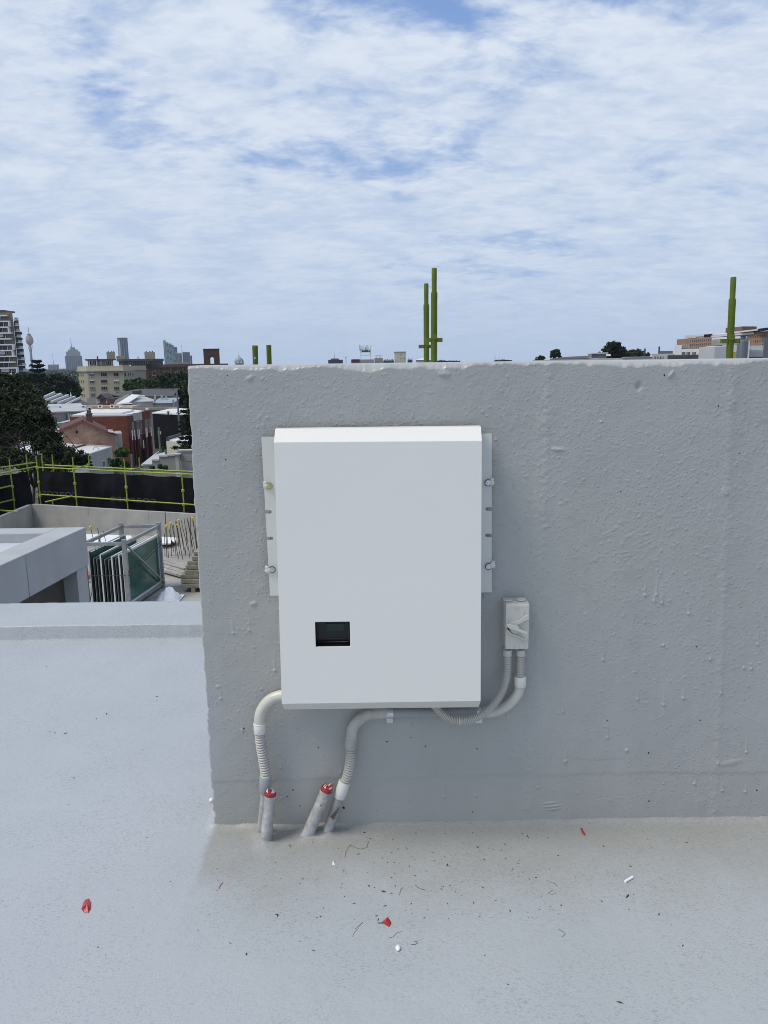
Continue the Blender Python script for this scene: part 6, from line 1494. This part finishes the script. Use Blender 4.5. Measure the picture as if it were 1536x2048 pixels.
t = low('long grey building carrying the telecom antenna frame', 'telecom_building', 'building', 702, 747, 719, pale2, 300); MB().prism(rect(703, 719, 299.6, 3), ZT(710, 724, 300), ZT(710, 718.5, 300)).build('maroon_sign', mat('maroon_sign_m', (.13, .012, .04), .6), t)
an = thing('antenna_frame', 'white steel frame crowded with phone antennas on the telecom building', 'antenna', (*XY(732, 302), ZT(732, 719, 302)))
zA, zB, zC = ZT(732, 719, 302), ZT(732, 704, 302), ZT(732, 690, 302)
for px in (722, 741):
    x, y = XY(px, 302); MB().beam((x, y, zA), (x, y, zB + 1), .35, .35).build('leg', bslab, an)
for zq in (zB, zB + .8, zA + 1.6): MB().beam((XY(720.5, 302)[0], 302, zq), (XY(743, 302)[0], 302, zq), .25, .25).build('crossbar', bslab, an)
for px, t0, t1 in ((720.5, 701, 690), (724.5, 704, 693), (728, 702, 690.5), (731, 703, 694), (734.5, 701, 690), (738, 703, 693), (742, 700, 690.5)):
    x, y = XY(px, 301.6); MB().beam((x, y, ZT(px, t0, 302)), (x, y, ZT(px, t1, 302)), .32, .2).build('antenna', polem if px % 2 else bslab, an)
wbox(MB(), XY(724, 301.7), XY(740, 301.7), 0, XY(740, 301.7)[0] - XY(724, 301.7)[0], ZT(732, 704.5, 302), ZT(732, 700.5, 302), 0, .2).build('panel', darkg, an)
t = low('grey building with railed roof right of the telecom building', 'flat_building', 'building', 749, 766, 716, pale2, 310)
for k in range(6): MB().prism(rect(750 + k * 2.8, 750.5 + k * 2.8, 310.3, .2), ZT(757, 716, 310), ZT(757, 710.5, 310)).build('railing_post', frm, t)
MB().prism(rect(750, 765, 310.3, .2), ZT(757, 710.8, 310), ZT(757, 710.2, 310)).build('rail', frm, t)
t = low('low row of grey roofs between the railed building and the cream block', 'flat_building', 'building', 766.5, 788, 721, ductg, 340)
for k in range(4): MB().prism(rect(768 + k * 5, 771.5 + k * 5, 339.8, 2), ZT(777, 721, 340), ZT(777, 719 - (k % 2), 340)).build('roof_box', pale2, t)
t = low('cream block with four small windows above the wall left of the tube pair', 'cream_block', 'building', 789.5, 812, 704, mat('cream_block_m', (.56, .52, .43), .8, .05, .4), 350); p_, q_ = XY(789.5, 350), XY(812, 350)
for xa, ya in ((801, 707.5), (801, 715), (807.5, 715)): window(t, p_, q_, xa, ya, xa + 1.8, ya + 2.8, glassd, frm, .06, 0, False)
MB().prism(inflate(rect(789.5, 812, 350, 14), .2), ZT(800, 704, 350) + .001, ZT(800, 703.3, 350)).build('coping', darkg, t)
t = low('small grey rooftop water tank with railing above the wall', 'flat_building', 'building', 817, 825, 719, ductg, 360)
for k in range(4): MB().prism(rect(817 + k * 2.4, 817.5 + k * 2.4, 360, .2), ZT(820, 719, 360), ZT(820, 715, 360)).build('railing_post', frm, t)
pl_ = rect(834, 863, 330, 10); t = bld('white_roof_house', 'white hipped roof just showing behind the two centre tubes', 'house', pl_, ZG, ZT(848, 720, 330), pale); hip(t, 'roof', tinw, pl_, ZT(848, 720, 330), ZT(848, 716, 330), 2.5)
tree('far low tree line just right of the two centre tubes', [(885, 724, 14, 1.8, 600), (910, 724, 12, 1.6, 600)], 1500, .7, dk, 61, name='tree_line', cat='trees')
tree('tiny far bush with masts behind the wall centre right', [(1006, 723, 16, 2.4, 420)], 1200, .5, vd, 62, name='bush', cat='bush')
for i, px in enumerate((990, 998)):
    x, y = XY(px, 420); tag(MB().lathe([(.12, 0), (.06, 3.4)], (x, y, ZT(px, 722, 420)), 5).build('mast', darkg), ('thin mast left of the tiny far bush', 'thin mast inside the tiny far bush')[i], 'mast')
# trees and roofs on the right
tree('small round tree leftmost on the right skyline', [(1082, 716, 8, 4.5, 260), (1076, 718, 6, 3, 260)], 1800, .3, vd, 63)
tree('round dark tree on a short stem on the right skyline', [(1111, 707, 10, 8, 255), (1105, 713, 6, 5, 255), (1118, 711, 5, 6, 255)], 3500, .3, vd, 64)
tree('large dark tree highest on the right skyline', [(1226, 696, 16, 12, 240), (1240, 706, 18, 11, 241), (1212, 708, 14, 10, 240), (1226, 712, 30, 7, 242)], 10000, .32, vd, 65)
tree('lower olive tree right of the large dark one', [(1270, 706, 14, 7, 245), (1288, 709, 12, 6, 246), (1268, 713, 20, 5, 245)], 5000, .32, ol, 66)
def rb_(name, label, px0, px1, pyt, m_, Y, depth=12, roof=None):
    t = low(label, name, 'building', px0, px1, pyt, m_, Y, depth)
    if roof: MB().prism(inflate(rect(px0, px1, Y, depth), .3), ZT((px0 + px1) / 2, pyt, Y) + .001, ZT((px0 + px1) / 2, pyt - 1.0, Y)).build('roof', roof, t)
    return t
t = rb_('low_white_building', 'long low white building with dark roof strip under the small round trees', 1066, 1183, 719.5, pale, 210, 12)
MB().slab([P(1100, 719.5, 212), P(1183, 718.5, 212), P(1183, 712.5, 226), P(1180, 713, 226), P(1130, 715.5, 226)], (0, 0, .25)).build('roof', darkg, t)
t = rb_('low_white_building', 'white building with rooftop stair hood left of the large dark tree', 1178, 1245, 716.5, pale, 200, 10)
MB().prism(rect(1183, 1213, 203, 3), ZT(1195, 716.5, 200), ZT(1195, 707, 200)).build('stair_hood', ductg, t); MB().prism(rect(1180, 1216, 202.6, 3.5), ZT(1195, 707, 200), ZT(1195, 705.2, 200)).build('hood_roof', tinw, t); MB().prism(rect(1212, 1221, 202, .4), ZT(1216, 712, 200), ZT(1216, 708, 200)).build('white_panel', bslab, t)
for px in (1178, 1181.5): x, y = XY(px, 201.5); MB().prism([(x - .2, y), (x + .2, y), (x + .2, y + .5), (x - .2, y + .5)], ZT(px, 716.5, 200), ZT(px, 707.5, 200)).build('vent', pale2, t)
t = rb_('low_white_building', 'white shed with dark doorway left of the glazed terrace', 1245, 1305, 714.5, pale, 180, 10, tinw); p_, q_ = XY(1245, 180), XY(1305, 180)
wbox(MB(), p_, q_, uo(1283, 718, p_, q_)[0], uo(1304, 718, p_, q_)[0], ZG, ZT(1290, 716.5, 180), .001, .05).build('doorway', navy, t)
t = rb_('terraced_building', 'white terraced building with row of tall windows below the brick hospital', 1303, 1350, 707.5, pale, 230, 10); p_, q_ = XY(1303, 230), XY(1350, 230)
for k in range(5): window(t, p_, q_, 1309 + k * 5.5, 713, 1311.5 + k * 5.5, 719, glassd, frm, .1, 0, False)
MB().prism(rect(1318, 1345, 232, 4), ZT(1330, 707.5, 230), ZT(1330, 702, 232)).build('upper_box', ductg, t)
for i, (px, pt) in enumerate(((1289, 697), (1317.5, 693))):
    x, y = XY(px, 235); tag(MB().lathe([(.25, 0), (.25, ZT(px, pt, 235) - ZG)], (x, y, ZG), 8).build('chimney_stack', darkg), ('short dark flue behind the olive tree', 'taller dark flue above the terraced building')[i], 'chimney')
t = rb_('white_office', 'stepped white office building below the brick hospital', 1348, 1362, 690, bslab, 190, 8); t2 = t
MB().prism(rect(1362.2, 1377, 192, 5), ZG, ZT(1370, 696, 190)).build('plant_deck', ductg, t)
for px, pt in ((1363, 688), (1366, 687), (1371, 688.5), (1375, 690)): MB().prism(rect(px, px + 1.6, 193, 1), ZT(1370, 696, 190), ZT(px, pt, 193)).build('flue', pale2, t)
pl_ = rect(1362.2, 1405, 188, 8); MB().prism(pl_, ZG, ZT(1385, 697.5, 188)).build('front_wing', bslab, t)
for xa in (1363.5, 1373, 1384.5):
    for k in range(3): window(t, pl_[0], pl_[1], xa + k * 2.6, 704, xa + k * 2.6 + 1.7, 711, glassd, frm, .05, 0, False)
pl_ = rect(1403, 1421, 186, 5); MB().prism(pl_, ZG, ZT(1410, 697, 186)).build('right_wing', pale, t); window(t, pl_[0], pl_[1], 1410, 700, 1415.5, 708, glassd, frm, .08, 1, False)
t = rb_('terrace_balustrade', 'dark glazed balustrade strip along the foot of the white office', 1335, 1424, 709.5, darkg, 150, 4)
for k in range(30): MB().prism(rect(1336 + k * 3, 1336.4 + k * 3, 149.8, .1), ZT(1380, 712, 150), ZT(1380, 707.5, 150)).build('baluster', frm, t)
pl_ = rect(1419, 1431, 149, 3); MB().prism(pl_, ZG, ZT(1425, 692, 149)).build('end_tower', darkg, t)
# hospital
YHo = 420; a, b = XY(1377, YHo), XY(1424, YHo - 16); c3, d3 = XY(1494, YHo - 40), XY(1532, YHo - 52)
hz_ = thing('brick_hospital', 'long tan brick hospital with white roof decks on the right skyline', 'building', (*XY(1450, YHo), ZG))
back_ = 26
def hb(A, B, pt, m_, name='block'): MB().prism([A, B, (B[0] + 3, B[1] + back_), (A[0] + 3, A[1] + back_)], ZG, ZT(0.5 * (A[0] + B[0]) * 0 + pt[0], pt[1], A[1])).build(name, m_, hz_)
hb(a, b, (1400, 676), hbrick); hb(c3, d3, (1515, 664), hbrick)
wl_ = (XY(1424.3, YHo - 15)); wr_ = XY(1493.8, YHo - 39)
MB().prism([wl_, wr_, (wr_[0], wr_[1] + 20), (wl_[0], wl_[1] + 20)], ZG, ZT(1460, 672, YHo - 27)).build('glazed_wing', navy, hz_)
for k in range(3):
    ln = Vector((wr_[0] - wl_[0], wr_[1] - wl_[1])).length; zq = ZT(1440, 674.5 + k * 6.2, YHo - 20); wbox(MB(), wl_, wr_, 0, ln, zq - 1.0, zq + (.5 if k else .0), .01, 1.0).build('spandrel', bslab if k == 0 else pale2, hz_)
for r_ in range(3):
    for k in range(11):
        xa = 1380.5 + k * 3.95; ya = 680.5 - k * .28 + r_ * 7.6; window(hz_, a, b, xa, ya, xa + 1.5, ya + 4.2, glassd, frm, .1, 0, False)
for r_ in range(3):
    for k in range(7):
        xa = 1501 + k * 4.6; ya = 671.5 - k * .45 + r_ * 9.2; window(hz_, c3, d3, xa, ya, xa + 1.7, ya + 5.2, glassd, frm, .1, 0, False)
def deck(px0, py0, px1, py1, Y0, Y1, th, m_, name='roof_deck'):
    p_, q_ = P(px0, py0, Y0), P(px1, py1, Y1); MB().slab([p_, q_, q_ + Vector((2, 14, 0)), p_ + Vector((2, 14, 0))][::-1], (0, 0, -th)).build(name, m_, hz_)
deck(1383, 669.5, 1408, 668.5, YHo - 2, YHo - 10, 1.1, tinw); deck(1406, 669, 1425, 668, YHo - 8, YHo - 15, 1.2, navy)
deck(1423, 671, 1508, 664.5, YHo - 15, YHo - 44, .9, tinw); deck(1423, 667.5, 1456, 665.5, YHo - 10, YHo - 20, .7, tinw); deck(1484, 661.5, 1536, 655.5, YHo - 38, YHo - 54, .7, tinw); deck(1526, 657, 1540, 654.5, YHo - 55, YHo - 58, 1.2, navy)
a4, b4, c4 = XY(1468, YHo - 20), XY(1480, YHo - 28), XY(1509, YHo - 24)
MB().prism([a4, b4, c4, (c4[0], c4[1] + 12), (a4[0], a4[1] + 12)], ZT(1480, 672, YHo), ZT(1485, 653, YHo - 26)).build('roof_block', brick('hospital_brick_dark', (.17, .09, .06), (.21, .12, .08), (.15, .1, .08), .5, .2), hz_)
for k in range(5): MB().prism(rect(1488 + k * 4, 1490 + k * 4, YHo - 18, 1), ZT(1485, 653, YHo - 26), ZT(1485, 652 - (k % 2) * .5, YHo - 26)).build('vent', darkg, hz_)
# near roof plant on the right
pl_ = rect(1428.5, 1452, 60, 3); t = bld('white_plant_box', 'plain white box structure left of the lone green tube', 'building', pl_, ZG, ZT(1440, 693, 60), mat('white_box', (.50, .51, .52), .7, .05, .5, streak=.05))
MB().prism(rect(1432, 1452.5, 60.5, 2), ZT(1440, 693, 60), ZT(1440, 691.8, 60)).build('lip', bslab, t)
pl_ = rect(1465, 1472.5, 62, 2); t = bld('yellow_panel', 'small yellow and white panel strip right of the lone green tube', 'panel', pl_, ZG, ZT(1468, 704, 62), yel, body='lower_panel'); MB().prism(pl_, ZT(1468, 704, 62) + .001, ZT(1468, 690, 62)).build('upper_panel', bslab, t)
x, y = XY(1483.5, 55); s_ = 55 / FPX; t = thing('exhaust_duct', 'fat dark grey cylindrical exhaust duct right of the lone green tube', 'duct', (x, y, ZG)); zq = lambda py: ZT(1483, py, 55)
MB().lathe([(10.3 * s_, 0), (10.3 * s_, zq(683) - ZG), (9 * s_, zq(681) - ZG), (5.5 * s_, zq(678.5) - ZG)], (x, y, ZG), 24).build('drum', ductg, t, smooth=40); MB().lathe([(4.8 * s_, 0), (4.8 * s_, zq(673) - zq(678.5)), (5.6 * s_, zq(672.6) - zq(678.5)), (5.6 * s_, zq(671) - zq(678.5))], (x, y, zq(678.5)), 20).build('neck', ductg, t, smooth=40)
pl_ = rect(1493, 1527.5, 80, 6); t = bld('white_roof_plant', 'white walled roof plant building behind the dark ducts', 'building', pl_, ZG, ZT(1505, 691, 80), MATS['white_box']); MB().prism(rect(1493, 1498, 79, 1), ZG, ZT(1495, 682, 80)).build('pillar', bslab, t)
MB().prism(rect(1499, 1527, 79.5, .4), ZT(1510, 700, 80), ZT(1510, 699, 80)).build('ledge', bslab, t); MB().prism(rect(1499, 1527, 79.7, .2), ZT(1510, 716, 80), ZT(1510, 714, 80)).build('dark_slot', darkg, t)
x, y = XY(1540, 50); t = thing('exhaust_duct', 'dark grey duct cut off by the right edge of the view', 'duct', (x, y, ZG)); MB().lathe([(13 * 50 / FPX, 0), (13 * 50 / FPX, ZT(1530, 676, 50) - ZG)], (x, y, ZG), 20).build('drum', ductg, t, smooth=40); MB().lathe([(8 * 50 / FPX, 0), (8 * 50 / FPX, ZT(1530, 661, 50) - ZT(1530, 676, 50))], (x, y, ZT(1530, 676, 50)), 16).build('neck', darkg, t, smooth=40)

# ---------- far suburbs: low tree canopy down to the horizon
rsn = np.random.RandomState(77); n = 26000
yy = rsn.uniform(520, 2400, n); xx = rsn.uniform(-1, 1, n) * (yy * .62 + 20); sz = rsn.uniform(1.2, 3.2, (n, 1))
pc_ = np.stack([xx, yy, ZG + rsn.uniform(.5, 6.5, n)], 1); a_v = rsn.normal(size=(n, 3)); a_v /= np.linalg.norm(a_v, axis=1)[:, None]; b_v = rsn.normal(size=(n, 3)); b_v -= (a_v * b_v).sum(1)[:, None] * a_v; b_v /= np.linalg.norm(b_v, axis=1)[:, None]
o = np_mesh('suburb_canopy', np.stack([pc_ - a_v * sz, pc_ - b_v * sz * .6, pc_ + a_v * sz, pc_ + b_v * sz * .6], 1).reshape(-1, 3), np.arange(4 * n).reshape(-1, 4), dk, smooth=False)
tag(o, 'distant low tree canopy of the suburbs below the skyline', 'trees', kind='stuff')

# ---------- haze
hm = bpy.data.materials.new('haze'); hm.use_nodes = True; nt = hm.node_tree; nt.nodes.clear()
vo = nt.nodes.new('ShaderNodeVolumePrincipled'); vo.inputs['Color'].default_value = (.78, .87, 1, 1); vo.inputs['Density'].default_value = .000062; vo.inputs['Anisotropy'].default_value = .0
ou = nt.nodes.new('ShaderNodeOutputMaterial'); nt.links.new(vo.outputs[0], ou.inputs['Volume'])
o = MB().box(-5200, 5200, -210, 6100, ZG - 1, 190).build('haze', hm); tag(o, kind='stuff')
